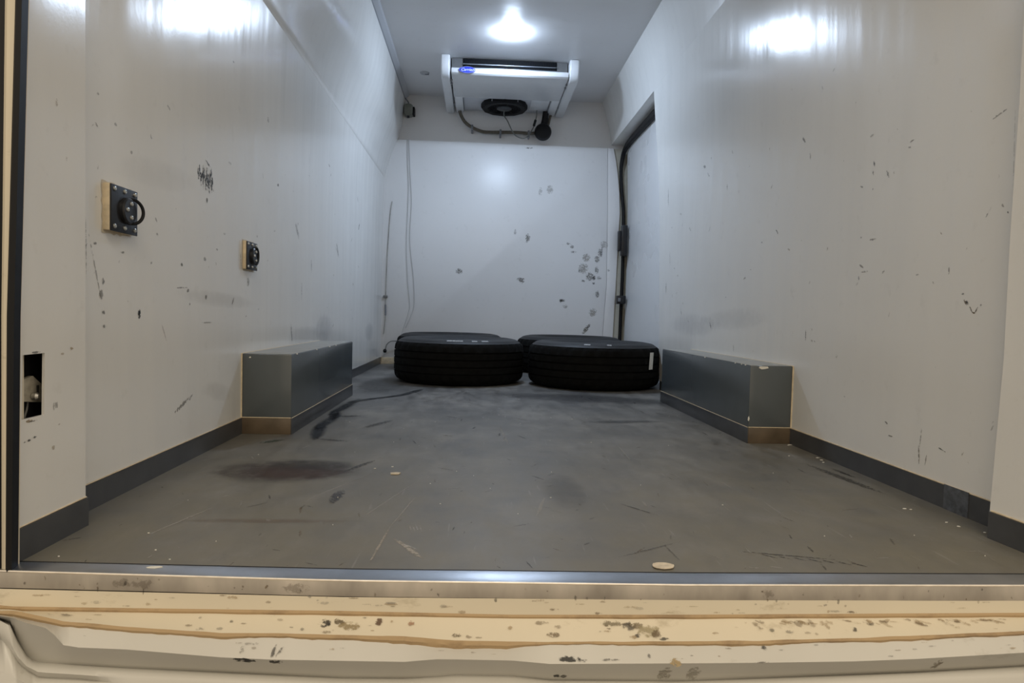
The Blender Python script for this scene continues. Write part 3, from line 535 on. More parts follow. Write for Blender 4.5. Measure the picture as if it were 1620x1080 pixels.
for k in range(5):
    a=k*math.tau/5; g=G(); pts=[]
    for rr,w,h in ((.05,.25,.0),(.09,.30,.003),(.108,.34,.005)):
        pts.append([(fc[0]+rr*math.cos(a-w),fc[1]+rr*math.sin(a-w),fc[2]-.012),(fc[0]+rr*math.cos(a+w),fc[1]+rr*math.sin(a+w),fc[2]-.024)])
    g.grid(pts); g.obj('fan_blade', M_fan, fan, smooth=True)
for a in (-2.15,-1.0):
    G().box(fc[0]+.165*math.cos(a)-.004,fc[0]+.165*math.cos(a)+.004,fc[1]+.165*math.sin(a)-.006,fc[1]+.165*math.sin(a)+.002,1.862,1.882).obj('fan_clip', M_conduit, fan, bevel=.001)
# badge
bd=G(); bd.lathe([(.0001,-.003),(.047,-.003),(.052,-.001),(.052,.002)],(0,0,0),'y',36)
bd.V=[(v[0]*1.0-.105, v[1]+4.188, v[2]*.40+1.896) for v in bd.V]
badge=bd.obj('badge', M_blue, ev, smooth=True)
rim=G(); 
rim.tube([(-.105+.0475*math.cos(t),4.1845,1.896+.0185*math.sin(t)) for t in np.linspace(0,2*math.pi,41)],.0005,6,cap=False); rim.obj('badge_rim', M_badgew, badge, smooth=True)
fcu=bpy.data.curves.new('lettering','FONT'); fcu.body='Carrier'; fcu.size=.030; fcu.shear=.35; fcu.extrude=.0006; fcu.offset=.0003; fcu.align_x='CENTER'; fcu.align_y='CENTER'; fcu.resolution_u=3
fo=bpy.data.objects.new('tmp',fcu); C.objects.link(fo); bpy.context.view_layer.update()
me=bpy.data.meshes.new_from_object(fo); bpy.data.objects.remove(fo)
me.transform(Matrix.Translation(Vector((-.105,4.1842,1.896))-loc_of(ev)) @ Matrix.Rotation(math.radians(90),4,'X') @ Matrix.Diagonal((.88,.82,1,1)))
me.materials.clear(); me.materials.append(M_badgew)
lo=bpy.data.objects.new('lettering',me); C.objects.link(lo); lo.parent=badge
# hose and cables of the unit
hz=thing('drain_hose', 'brown-grey hose clipped below the cooling unit, ending at a black round cap', 'hose', (.1,4.98,1.73))
HP=[(-.172,4.93,1.868),(-.160,4.94,1.835),(-.130,4.95,1.792),(-.078,4.955,1.757),(-.008,4.96,1.732),(.053,4.96,1.728),(.131,4.96,1.731),(.262,4.96,1.734),(.346,4.955,1.730),(.420,4.93,1.730)]
G().tube(HP,.0125,10,smoothn=5).obj('tube', M_hose, hz, smooth=True)
for x,z in ((-.078,1.757),(.131,1.731),(.340,1.731)):
    o=G().lathe([(.014,-.008),(.021,-.006),(.021,.006),(.014,.008)],(x,4.957,z),'x',14).obj('clamp', M_conduit, hz, smooth=True)
    G().box(x-.007,x+.007,4.955,5.0,z-.034,z-.016).obj('clamp_foot', M_conduit, o, bevel=.002)
bc=thing('round_cap', 'black round pipe cap hanging below the right end of the cooling unit', 'pipe cap', (.443,4.93,1.736))
G().lathe([(.0001,-.035),(.030,-.034),(.052,-.026),(.062,-.008),(.062,.012),(.054,.022),(.030,.028),(.0001,.030)],(.443,4.925,1.736),'y',28).obj('disc', M_black, bc, smooth=True)
G().tube([(.447,4.93,1.78),(.455,4.93,1.82),(.461,4.92,1.882)],[.026,.024,.022],12).obj('stem', M_black, bc, smooth=True)
G().tube([(.455,4.965,1.745),(.480,4.965,1.79),(.500,4.955,1.875)],.010,8,smoothn=3).obj('drain_branch', M_hose, bc, smooth=True)
cb=thing('fan_cable', 'thin dark cable looping down from the black fan', 'cable', (.25,4.85,1.70))
G().tube([(.150,4.80,1.846),(.152,4.87,1.828),(.178,4.87,1.79),(.206,4.88,1.738),(.235,4.90,1.700),(.281,4.90,1.679),(.318,4.90,1.684),(.349,4.90,1.722),(.375,4.90,1.775),(.390,4.89,1.845),(.392,4.89,1.884)],.0042,8,smoothn=5).obj('cable', M_cable, cb, smooth=True)
G().tube([(.372,4.895,1.768),(.384,4.893,1.812)],.009,8).obj('splice', M_black, cb, smooth=True)
# ------------------------------------------------------------------ sensor box in the corner
sb=thing('sensor_box', 'small grey-green sensor box in the upper left corner of the bulkhead', 'sensor', (-.545,4.955,1.86))
G().prism([(-.578,4.93,1.893),(-.560,4.93,1.906),(-.525,4.93,1.904),(-.513,4.93,1.892),(-.514,4.93,1.835),(-.528,4.93,1.824),(-.565,4.93,1.822),(-.578,4.93,1.838)],(0,.074,0)).obj('housing', M_sensor, sb, bevel=.004)
G().box(-.515,-.500,4.935,5.0,1.828,1.885).obj('side_lid', M_black, sb, bevel=.003)
G().tube([(-.548,4.955,1.825),(-.547,4.955,1.808)],.009,10).obj('gland', M_plastic, sb, smooth=True)
G().tube([(-.573,4.96,1.952),(-.560,4.965,1.938),(-.548,4.968,1.922),(-.545,4.965,1.900)],.0055,8,smoothn=4).obj('lead', M_conduit, sb, smooth=True)
# wires on the bulkhead
def wire(name,label,pts,rad,m):
    t=thing(name,label,'cable',(pts[0][0],pts[0][1],pts[-1][2])); G().tube(pts,rad,6,smoothn=5).obj('wire', m, t, smooth=True); return t
wire('thin_cable','pale thin cable hanging down the bulkhead, the left one of the two',[(-.552,4.971,1.655),(-.548,4.969,1.50),(-.537,4.969,1.288),(-.545,4.969,.917),(-.532,4.969,.638),(-.513,4.969,.452),(-.520,4.969,.39),(-.565,4.968,.235),(-.575,4.965,.21)],.0022,M_pale)
wire('thin_cable','pale thin cable hanging down the bulkhead, the right one of the two',[(-.541,4.971,1.655),(-.530,4.969,1.45),(-.514,4.969,1.196),(-.521,4.969,.918),(-.488,4.969,.639),(-.480,4.969,.453),(-.500,4.969,.37),(-.540,4.968,.27)],.0022,M_pale)
cw=wire('corner_cable','dark worn cable running down the left corner of the bulkhead',[(-.655,4.968,1.20),(-.668,4.968,1.10),(-.682,4.966,.82),(-.688,4.966,.587),(-.690,4.966,.447),(-.688,4.966,.36),(-.700,4.964,.22)],.0026,M_conduit2)
G().box(-.707,-.676,4.955,4.974,.490,.508).obj('cable_clip', M_cable, cw, bevel=.003)
G().tube([(-.690,4.964,.44),(-.688,4.964,.36)],.006,8).obj('sleeve', M_conduit, cw, smooth=True)
pg=thing('plug_lead','grey lead with a small black plug behind the left tyres','cable',(-.66,4.91,.09))
G().tube([(-.676,4.905,.112),(-.668,4.91,.145),(-.640,4.92,.170),(-.590,4.93,.175),(-.575,4.94,.20)],.0042,8,smoothn=5).obj('lead', M_cable, pg, smooth=True)
G().lathe([(.0001,-.014),(.010,-.012),(.014,0),(.010,.012),(.0001,.016)],(-.679,4.90,.100),'z',14).obj('plug', M_black, pg, smooth=True)
# ------------------------------------------------------------------ wall plates
def plate(label, y0, y1, z0, z1, th, ring_out):
    t=thing('wall_plate', label, 'wall plate', (XL,(y0+y1)/2,(z0+z1)/2), None)
    f0=XL+th
    G().box(XL-.002,f0-.0035,y0,y1,z0,z1).obj('backing_block', M_caulk, t, bevel=.0015)
    G().box(f0-.0035,f0,y0+.0008,y1,z0-.001,z1-.001).obj('plate', M_plastic, t, bevel=.0008)
    yc,zc=(y0+y1)/2,(z0+z1)/2; ry,rz=(y1-y0)/2,(z1-z0)/2
    boss=G().lathe([(.026,0),(.026,.007),(.023,.0095),(.0001,.0095)],(f0,yc+.004,zc-.001),'x',28).obj('boss', M_plastic, t, smooth=True)
    def screw(y,z,x,par):
        s=G().lathe([(.0048,0),(.0045,.0016),(.003,.0026),(.0018,.0026),(.0014,.0014),(.0001,.0014)],(x,y,z),'x',12).obj('screw', M_screw, par, smooth=True)
        return s
    for sy in (-.76,0,.78):
        for sz in (-.80,.80): screw(yc+sy*ry,zc+sz*rz,f0,t)
    for dy,dz in ((-.012,.0),(.003,.013),(.003,-.014)): screw(yc+.004+dy,zc+dz,f0+.0095,boss)
    R=.0195; n=17; pts=[]
    for k in range(n):
        a=-math.pi/2+math.pi*k/(n-1)
        if ring_out: pts.append((f0+.004+R*1.10*math.cos(a)*.62, yc+.019+R*.95*math.cos(a), zc+R*1.25*math.sin(a)))
        else: pts.append((f0+.011, yc+.006+R*.9*math.cos(a), zc+R*1.25*math.sin(a)))
    pts=[(f0-.002,pts[0][1]-.004,pts[0][2])]+pts+[(f0-.002,pts[-1][1]-.004,pts[-1][2])]
    G().tube(pts,.0032,10,smoothn=2).obj('ring_handle', M_black, t, smooth=True)
    # smeared sealant around the block
    g=G(); e=.007; P=[]
    for k in range(40):
        q=k/40*4; s=int(q); fr=q-s
        y,z=[(y0+(y1-y0)*fr,z0),(y1,z0+(z1-z0)*fr),(y1-(y1-y0)*fr,z1),(y0,z1-(z1-z0)*fr)][s]
        j=random.uniform(.3,1)*e
        P.append((XL+.0008,(y-yc)*(1+j/ry)+yc,(z-zc)*(1+j/rz)+zc))
    g.add(P,[tuple(range(40))]); g.obj('sealant_smear', M_smear, t)
    return t
M_smear=simple('smeared_sealant',(.56,.50,.40),.55,var=.12,scale=70)
plate('large black square wall plate with a ring handle sticking out from its face',1.316,1.414,.529,.619,.016,True)
plate('small black wall plate on a cream block above the left wheel arch box',2.071,2.165,.506,.592,.0135,False)
# ------------------------------------------------------------------ tyres
def tyre(label, x, y, rot):
    t=thing('tyre', label, 'tyre', (x,y,0), 'tyres lying flat at the front of the cargo space')
    R=.370; n=192
    # tread: ribs and grooves across the width, cross cuts in the ribs
    prof=[(.320,.012),(.345,.014),(.357,.022),(.3645,.034)]
    zs_=[.040,.060,.0602,.066,.068,.0682,.098,.0982,.106,.1062,.136,.1362,.144,.1442,.174,.1742,.182,.1822,.205]
    rr_=[.3665,.3692,.361,.361,.361,.3695,.370,.361,.361,.370,.370,.361,.361,.370,.3692,.361,.361,.3685,.3655]
    prof+=list(zip(rr_,zs_))+[(.360,.217),(.350,.226)]
    V=[];m=len(prof)
    for i,(r0,z) in enumerate(prof):
        for k in range(n):
            a=math.tau*k/n; rr=r0
            cut=(k%6 in (0,1)); 
            if (z<.060 or z>.185) and r0>.348 and cut: rr-= .006
            elif .068<z<.18 and r0>.365 and ((k+3*int(z/.038))%8==0): rr-=.004
            aa=a+(.006*math.sin(z*60))
            V.append((rr*math.cos(aa),rr*math.sin(aa),z))
    F=[(i*n+k,i*n+(k+1)%n,(i+1)*n+(k+1)%n,(i+1)*n+k) for i in range(m-1) for k in range(n)]
    obj('tread',V,F,M_tread,t,smooth=True,sharp=28,local=True)
    for nm,pf in (('upper_sidewall',[(.350,.2255),(.343,.231),(.336,.2345),(.334,.2375),(.322,.2430),(.300,.2475),(.290,.2480),(.288,.2495),(.282,.2495),(.280,.2480),(.262,.2455),(.240,.2370),(.224,.2270),(.218,.2225),(.214,.2255),(.207,.2250),(.203,.2180),(.204,.195)]),
                  ('lower_sidewall',[(.320,.012),(.310,.004),(.295,.0005),(.275,.000),(.250,.006),(.225,.018),(.207,.022),(.203,.030),(.204,.050)])):
        g=G(); g.lathe(pf,(0,0,0),'z',96); obj(nm,g.V,g.F,M_tyre,t,smooth=True,sharp=30,local=True)
    g=G(); g.lathe([(.204,.195),(.235,.16),(.240,.12),(.235,.085),(.204,.050)],(0,0,0),'z',64); obj('inner_liner',g.V,g.F,M_black,t,smooth=True,local=True)
    t.rotation_euler=(0,0,rot)
    return t
T1=tyre('black tyre lying flat, front left of the four', -.105,3.83,.1)
def dup(root,label,loc,rot):
    r=root.copy(); C.objects.link(r); r.location=loc; r.rotation_euler=(0,0,rot); r['label']=label
    for ch in list(root.children):
        c=ch.copy(); C.objects.link(c); c.parent=r
    return r
T2=dup(T1,'black tyre lying flat, front right of the four, with a white label on its tread',(.658,3.735,0),.83)
T3=dup(T1,'black tyre lying flat against the bulkhead, behind the front left tyre',(-.187,4.600,0),2.1)
T4=dup(T1,'black tyre lying flat against the bulkhead, behind the front right tyre',(.640,4.598,0),1.3)
# paper label on the tread of the front right tyre
def on_tread(t,ang,w,z0,z1,name,m,rr=.3712):
    a0=ang-t.rotation_euler[2]; P=[[(rr*math.cos(a0+w*(k/4-.5)+s*.02),rr*math.sin(a0+w*(k/4-.5)+s*.02),z) for k in range(5)] for s,z in ((0,z0),(1,z1))]
    g=G(); g.grid(P); return obj(name,g.V,g.F,m,t,local=True)
on_tread(T2,-.79,.10,.115,.205,'paper_label',M_label)
# worn light smudges on the upper sidewalls
def smudge(t,r0,ang,L,wd,m):
    a=ang-t.rotation_euler[2]; P=[[(rr*math.cos(a+L*(k/5-.5)),rr*math.sin(a+L*(k/5-.5)),zz_) for k in range(6)] for rr,zz_ in ((.3215,.2445),(.3345,.2385))]
    g=G(); g.grid(P); return obj('worn_mark',g.V,g.F,m,t,local=True)
M_worn=simple('scuffed_rubber',(.30,.31,.32),.7,var=.6,scale=120)
for (t,rr,a,L) in ((T1,.297,-1.62,.26),(T1,.297,-1.30,.09),(T1,.297,-1.12,.12),(T2,.297,-1.85,.10),(T2,.297,-1.5,.07)): smudge(t,rr,a,L,.010,M_worn)
# ------------------------------------------------------------------ small things on the floor
sc_=thing('paper_scrap','pale oval scrap lying on the floor by the threshold, right of centre','scrap',(.295,1.0,0))
P=[]; 
for k in range(18):
    a=math.tau*k/18; P.append((.296+.0175*math.cos(a)*random.uniform(.9,1.05),1.003+.0135*math.sin(a)*random.uniform(.88,1.08),.0016))
G().prism(P,(0,0,.0012)).obj('scrap', M_paper, sc_)
s2=thing('broken_chip','small beige broken chip lying on the middle of the floor','scrap',(-.19,1.577,0))
G().prism([(-.199,1.570,.001),(-.180,1.571,.001),(-.177,1.583,.001),(-.186,1.587,.001),(-.201,1.582,.001)],(0,0,.002)).obj('chip', M_paper, s2)
crumbs=G()
def crumb(x,y,s,z=0):
    P=[(x+s*math.cos(a)*random.uniform(.6,1.2),y+s*.6*math.sin(a)*random.uniform(.6,1.2),z+.0006) for a in np.linspace(0,math.tau,7)[:-1]]
    crumbs.prism(P,(0,0,.0012))
for x,y,s in ((.93,1.215,.004),(.925,1.24,.003),(.955,1.18,.003),(.90,1.33,.0045),(.91,1.325,.003),(.97,1.80,.005),(.975,1.83,.005),(.96,1.77,.0035),(.985,2.02,.006),(.975,2.01,.004),(.90,1.85,.003),(-.245,1.63,.003),(-.205,1.65,.003),(-.63,1.03,.002),(-.50,1.06,.0022),(-.46,1.02,.0018),(-.55,1.14,.002)): crumb(x,y,s)
for k in range(40): crumb(random.uniform(-.65,.95),random.uniform(1.02,2.6),random.uniform(.0008,.0017))
cr_=crumbs.obj('crumbs', M_chip); tag(cr_,'tiny white plaster crumbs scattered on the cargo floor','debris',None,'stuff')
o=G().prism([(-.478,.985,.0013),(-.466,.983,.0013),(-.456,.988,.0013),(-.462,.990,.0013),(-.474,.989,.0013)],(0,0,.0012)).obj('white_flake', M_chip); tag(o,'white paint flake lying on the metal threshold, far left','debris')
# ------------------------------------------------------------------ scuffs, stains and scratches: pigment on the surfaces
class Dec:
    def __init__(s, name, parent, frame): s.q=[]; s.name=name; s.parent=parent; s.fr=frame
    def add(s, a, b, w, col, al):   # stroke from a to b (surface coordinates), width w
        a=np.array(a,float); b=np.array(b,float); d=b-a; L=np.linalg.norm(d)
        d = d/L if L>1e-9 else np.array([1.,0]); n=np.array([-d[1],d[0]])*w/2; e=d*min(w*.3,L*.3)
        s.q.append(([a-e-n,b+e-n,b+e+n,a-e+n],col,al)); return s
    def blob(s, c, w, h, col, al): return s.add((c[0]-w*.35,c[1]),(c[0]+w*.35,c[1]),h,col,al)
    def build(s, m):
        s.k = .80 if m is M_dh else (.75 if s.name=='stains' else .34)
        V=[];F=[];UV=[];COL=[]
        for i,(P,col,al) in enumerate(s.q):
            lift=.0004+.00004*(i%12)
            for p,uv in zip(P,((0,0),(1,0),(1,1),(0,1))): V.append(s.fr(p[0],p[1],lift)); UV.append(uv); COL.append((*col,al*s.k))
            F.append((4*i,4*i+1,4*i+2,4*i+3))
        me=bpy.data.meshes.new(s.name); off=loc_of(s.parent); me.from_pydata([tuple(Vector(v)-off) for v in V],[],F)
        u=me.uv_layers.new(name='UVMap'); ca=me.color_attributes.new('Col','FLOAT_COLOR','POINT')
        for l in me.loops: u.data[l.index].uv=UV[l.vertex_index]
        for i,c in enumerate(COL): ca.data[i].color=c
        me.materials.append(m); o=bpy.data.objects.new(s.name,me); C.objects.link(o); o.parent=s.parent; o['kind']='stuff'; return o
DK=(.045,.042,.038); BR=(.17,.12,.07); GY=(.22,.21,.19); LT=(.42,.40,.37); TN=(.36,.27,.16); BK=(.015,.015,.015)
rnd=random.Random(3)
# left wall (y,z)
def frL(y,z,l): return ((xp(y,z) if y<1.18 else xl(z))+l, y, z)
h=Dec('scuff_marks',wl,frL); s=Dec('smudges',wl,frL)
for k in range(13):     # the dense black scrape above the middle of the wall
    y=1.745+.0075*k; top=.742+.012*math.sin(k*1.9)+.006*(k>4); bot=.690+.022*abs(k-8)/8+.01*math.sin(k*2.7)
    h.add((y,top),(y+.004,bot),.010,BK,.95)
h.add((1.79,.770),(1.825,.757),.008,DK,.8); h.blob((1.802,.667),.012,.014,BK,.8)
for y,z,w,hh,c,a in ((1.453,.367,.012,.020,BK,.95),(1.455,.372,.007,.02,BK,.9),(1.317,.430,.010,.016,DK,.6),(1.311,.405,.016,.020,GY,.7),(1.318,.37,.010,.01,DK,.6),(1.322,.344,.012,.008,DK,.6),(1.26,.514,.006,.008,DK,.6),
    (1.29,.500,.012,.006,DK,.6),(1.385,.492,.022,.006,DK,.6),(2.42,.825,.022,.016,DK,.7),(1.925,.594,.02,.008,DK,.4),(2.12,.468,.024,.03,GY,.6),(1.79,.512,.020,.012,DK,.5),(1.655,.487,.010,.010,BK,.7),(1.53,.545,.012,.008,DK,.5),
    (1.87,.545,.014,.008,DK,.5),(1.69,.425,.016,.012,DK,.6),(1.80,.412,.014,.014,DK,.6),(1.70,.392,.008,.012,DK,.5),(2.20,.62,.012,.01,DK,.5),(1.42,.70,.01,.008,DK,.4),(1.36,.74,.01,.008,DK,.4),(1.30,.78,.01,.006,GY,.5),(2.30,1.02,.02,.02,DK,.4),(1.96,.80,.03,.01,GY,.4)): h.blob((y,z),w,hh,c,a)
h.add((1.26,.545),(1.262,.43),.004,GY,.5); h.add((1.268,.52),(1.312,.39),.005,GY,.55); h.add((1.618,.130),(1.70,.158),.012,GY,.7); h.add((1.70,.150),(1.72,.165),.008,DK,.6)
h.add((2.05,.552),(2.06,.50),.007,GY,.5); h.add((1.62,.43),(1.69,.433),.004,DK,.5); h.add((1.77,.345),(1.84,.345),.005,DK,.5); h.add((1.55,.35),(1.58,.30),.005,(.30,.12,.10),.4)
h.add((2.9,.60),(2.905,.55),.02,DK,.35); h.add((2.75,.50),(2.75,.42),.015,DK,.35); h.add((2.6,.33),(2.62,.26),.02,DK,.4); h.add((3.4,.72),(3.45,.66),.03,GY,.45); h.add((2.65,.72),(2.70,.67),.025,GY,.45)
s.add((1.62,.415),(2.2,.40),.05,GY,.30); s.add((1.78,.17),(2.0,.13),.06,LT,.3); s.add((3.0,.30),(3.3,.30),.16,(.25,.27,.33),.45); s.add((2.55,.27),(3.1,.28),.10,(.30,.32,.38),.35); s.add((4.3,.25),(4.6,.25),.14,(.25,.27,.33),.5); s.add((1.35,.66),(1.75,.70),.08,LT,.2)
# rear panel marks
for y,z,w,hh,c,a in ((1.135,.311,.020,.006,TN,.7),(1.112,.304,.012,.004,TN,.5),(1.030,.178,.010,.004,BK,.9),(1.043,.1805,.010,.004,BK,.95),(1.02,.177,.006,.003,DK,.7),(1.095,.222,.004,.014,GY,.7),(1.090,.222,.004,.016,GY,.6),(1.099,.222,.003,.012,GY,.6),(1.09,.155,.008,.008,TN,.5),(1.105,.190,.010,.003,TN,.5),(1.03,.2075,.02,.005,TN,.8),(1.04,.206,.03,.003,DK,.7),(1.045,.3105,.03,.004,DK,.7),(1.12,.62,.005,.010,TN,.5),(1.09,.70,.006,.014,TN,.5),(1.175,.25,.01,.01,TN,.5),(1.176,.17,.012,.004,TN,.6)): h.blob((y,z),w,hh,c,a)
for k in range(55):
    y=1.25+rnd.random()**1.5*3.2; z=rnd.uniform(.15,1.2)*min(1,y/1.9); q=rnd.uniform(.5,1.4)*y/1.6
    h.add((y,z),(y+rnd.uniform(-.012,.012)*q,z+rnd.uniform(-.012,.012)*q),.005*q,rnd.choice([DK,GY,GY,BR]),rnd.uniform(.25,.6))
h.build(M_dh); s.build(M_ds)
# right wall
def frR(y,z,l): return ((xq(y,z) if y<1.155 else xr(z))-l, y, z)
h=Dec('scuff_marks',wr,frR); s=Dec('smudges',wr,frR)
for a_,b_,w_,c_,al in (((1.32,.443),(1.305,.425),.006,BR,.9),((1.312,.438),(1.302,.428),.006,BK,.9),((1.302,.428),(1.292,.414),.004,BR,.8),((1.292,.414),(1.285,.412),.004,BR,.9),((1.284,.414),(1.278,.424),.004,BR,.8),((1.272,.428),(1.268,.427),.006,BK,.9),
    ((1.325,.452),(1.318,.452),.004,DK,.6),((1.655,.80),(1.652,.785),.007,BK,.8),((1.66,.78),(1.655,.765),.008,GY,.7),((1.60,.765),(1.59,.745),.008,GY,.7),((1.655,.73),(1.654,.725),.006,DK,.8),((1.71,.745),(1.70,.742),.006,DK,.6),
    ((2.205,.695),(2.18,.675),.007,DK,.8),((1.97,.365),(1.97,.33),.006,DK,.8),((1.197,.338),(1.182,.332),.005,BK,.9),((1.19,.345),(1.197,.34),.004,BK,.8),((1.188,.314),(1.184,.313),.003,DK,.7),((1.433,.115),(1.428,.07),.005,BR,.8),((1.425,.16),(1.43,.11),.004,GY,.6),((1.372,.124),(1.345,.118),.003,BK,.8),((1.405,.10),(1.41,.075),.004,BR,.6),
    ((1.56,.15),(1.55,.145),.006,DK,.6),((1.545,.118),(1.525,.118),.004,DK,.6),((1.47,.50),(1.462,.50),.005,GY,.5),((1.70,.50),(1.70,.51),.007,DK,.5),((1.66,.60),(1.63,.60),.006,GY,.7),((1.70,.54),(1.68,.53),.006,GY,.6),((1.70,.61),(1.695,.61),.007,DK,.5),((1.69,.52),(1.66,.52),.006,GY,.5),
    ((2.04,.96),(2.02,.94),.010,DK,.5),((1.99,.90),(1.985,.88),.008,DK,.5),((2.95,1.07),(2.92,1.06),.016,DK,.6),((2.9,1.03),(2.87,1.01),.010,GY,.5),((3.5,1.08),(3.5,.98),.016,DK,.5),((3.45,.75),(3.44,.66),.012,DK,.4),((3.5,.58),(3.5,.52),.02,GY,.6),((1.27,.79),(1.23,.80),.005,GY,.6),((1.52,.80),(1.51,.797),.005,DK,.7),((1.52,.81),(1.50,.813),.004,DK,.6),((1.365,.51),(1.365,.495),.005,GY,.7),((1.20,.42),(1.205,.63),.0022,TN,.5),((1.205,.63),(1.21,.80),.0018,GY,.4),((1.215,.605),(1.213,.60),.005,BK,.8),((1.23,.62),(1.225,.615),.005,GY,.6),((1.27,.60),(1.255,.62),.004,GY,.6)): h.add(a_,b_,w_,c_,al)
for k in range(65):
    y=1.2+rnd.random()**1.5*2.3; z=rnd.uniform(.12,1.2)*min(1,y/1.9); q=rnd.uniform(.5,1.4)*y/1.6
    h.add((y,z),(y+rnd.uniform(-.012,.012)*q,z+rnd.uniform(-.014,.014)*q),.005*q,rnd.choice([DK,GY,GY,TN]),rnd.uniform(.25,.6))
s.add((2.7,.36),(3.4,.36),.12,(.30,.33,.40),.4); s.add((2.2,.40),(2.9,.38),.10,(.34,.36,.40),.3)
h.build(M_dh); s.build(M_ds)
# bulkhead (x,z)
def frB(x,z,l): return (x,YB-l-.0006,z)
h=Dec('scuff_marks',bk,frB)
for x,z,w,hh,c,a in ((.259,1.004,.02,.05,DK,.5),(.355,.965,.035,.07,GY,.8),(.350,.94,.02,.03,DK,.5),(.30,.655,.05,.03,DK,.6),(.32,.645,.04,.05,GY,.8),(-.153,.701,.05,.05,GY,.85),(.629,.505,.06,.025,DK,.8),(.615,.500,.02,.035,DK,.8),(.65,.46,.04,.03,LT,.6),(.689,.909,.03,.03,GY,.7),(.70,.87,.05,.02,GY,.7),(.66,.93,.03,.02,LT,.7),(.511,1.327,.05,.07,LT,.5),(.44,1.31,.03,.07,LT,.4),
    (.90,.868,.03,.08,GY,.7),(.88,.82,.04,.06,GY,.7),(.915,.88,.015,.10,DK,.5),(.80,.83,.06,.07,LT,.8),(.78,.75,.07,.09,LT,.8),(.83,.69,.06,.07,GY,.8),(.86,.68,.03,.04,DK,.7),(.88,.74,.03,.06,GY,.7),(.86,.64,.02,.02,BK,.7),(.78,.655,.025,.02,DK,.7),(.90,.68,.04,.03,GY,.7),(.89,.56,.03,.06,GY,.7),(.86,.42,.06,.07,LT,.8),(.75,.73,.02,.03,DK,.5),(.97,.74,.02,.02,DK,.5),(.93,.93,.06,.06,LT,.5),(.35,1.628,.10,.012,GY,.8)): h.blob((x,z),w,hh,c,a)
h.add((.79,.262),(.83,.318),.035,(.16,.15,.12),.95); h.add((.825,.305),(.84,.33),.02,BK,.8)
h.build(M_dh)
# floor (x,y)
def frF(x,y,l): return (x,y,l)
h=Dec('scratches',floor,frF); s=Dec('stains',floor,frF)
s.blob((-.455,1.60),.36,.26,(.055,.040,.034),.85); s.blob((-.43,1.58),.24,.16,(.085,.042,.026),.6); s.blob((-.40,1.66),.24,.14,(.05,.045,.04),.6)
path=[(-.487,2.043),(-.515,2.22),(-.512,2.42),(-.535,2.55),(-.52,2.85),(-.46,2.95),(-.40,3.02),(-.34,3.12),(-.29,3.30)]
for a_,b_ in zip(path[:-1],path[1:]):
    a_=np.array(a_);b_=np.array(b_);e_=(b_-a_)*.35; h.add(a_-e_,b_+e_,.034,BK,.9); h.add(a_-e_*.8,b_+e_*.8,.026,BK,.9); s.add(a_-e_,b_+e_,.06,(.02,.02,.022),.9)
h.add((-.50,2.43),(-.43,2.46),.04,BK,.7); h.add((-.37,2.2),(-.30,2.37),.035,DK,.8); h.add((-.47,2.0),(-.38,1.97),.03,DK,.6); h.add((-.615,1.93),(-.57,1.98),.03,(.04,.06,.035),.9)
h.add((-.31,1.60),(-.26,1.72),.018,DK,.8); h.add((-.285,1.33),(-.285,1.43),.028,(.05,.05,.06),.8)
h.add((-.158,1.01),(-.15,1.18),.006,(.40,.36,.30),.8); h.add((-.15,1.18),(-.12,1.4),.004,LT,.5); h.add((-.135,1.125),(-.075,1.025),.012,(.42,.38,.32),.9); h.add((-.12,1.10),(-.09,1.07),.006,LT,.9)
for k in range(4): h.add((-.117+.006*k,1.20),(-.108+.006*k,1.155),.003,LT,.8)
for k in range(7): h.add((.475+.022*k,1.062-.006*k),(.495+.022*k,1.043-.006*k),.004,BK,.9)
h.add((.44,1.075),(.60,1.035),.006,DK,.8); h.add((.425,1.008),(.455,.995),.006,LT,.8); h.add((.46,1.01),(.49,.998),.004,LT,.8)
h.add((.57,1.07),(.575,1.10),.006,DK,.7); h.add((.23,1.04),(.36,1.12),.006,(.06,.058,.055),.45); h.add((.12,1.25),(.15,1.40),.010,LT,.5); h.add((.10,1.9),(.08,2.3),.012,LT,.5); h.add((.42,1.75),(.43,2.0),.01,LT,.4)
h.add((.30,1.35),(.36,1.27),.006,DK,.7); h.add((.325,1.10),(.33,1.03),.004,DK,.5); h.add((-.55,1.12),(-.50,1.3),.006,LT,.5); h.add((-.35,1.33),(-.23,1.62),.005,LT,.45); h.add((-.22,1.2),(-.12,1.55),.004,LT,.4)
h.add((.93,1.45),(.90,1.75),.03,DK,.8); h.add((.95,1.60),(.945,1.7),.02,BK,.6)
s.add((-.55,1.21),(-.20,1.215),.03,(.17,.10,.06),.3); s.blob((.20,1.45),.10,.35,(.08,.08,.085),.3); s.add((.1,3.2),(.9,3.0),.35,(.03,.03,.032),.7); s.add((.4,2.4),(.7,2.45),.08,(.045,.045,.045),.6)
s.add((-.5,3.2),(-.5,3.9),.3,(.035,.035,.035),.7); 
for k in range(330):
    y=.99+rnd.random()**1.6*2.2; x=rnd.uniform(-.68,.97); q=rnd.uniform(.4,1.3)*y/1.3; an=rnd.choice([rnd.gauss(1.2,.4),rnd.gauss(1.9,.4),rnd.uniform(0,3.1)]); L=rnd.uniform(.008,.045)*q
    h.add((x,y),(x+L*math.cos(an),y+L*math.sin(an)),rnd.uniform(.002,.006)*q,rnd.choice([DK,DK,LT,LT,BR]),rnd.uniform(.25,.7))
h.build(M_dh); s.build(M_ds)
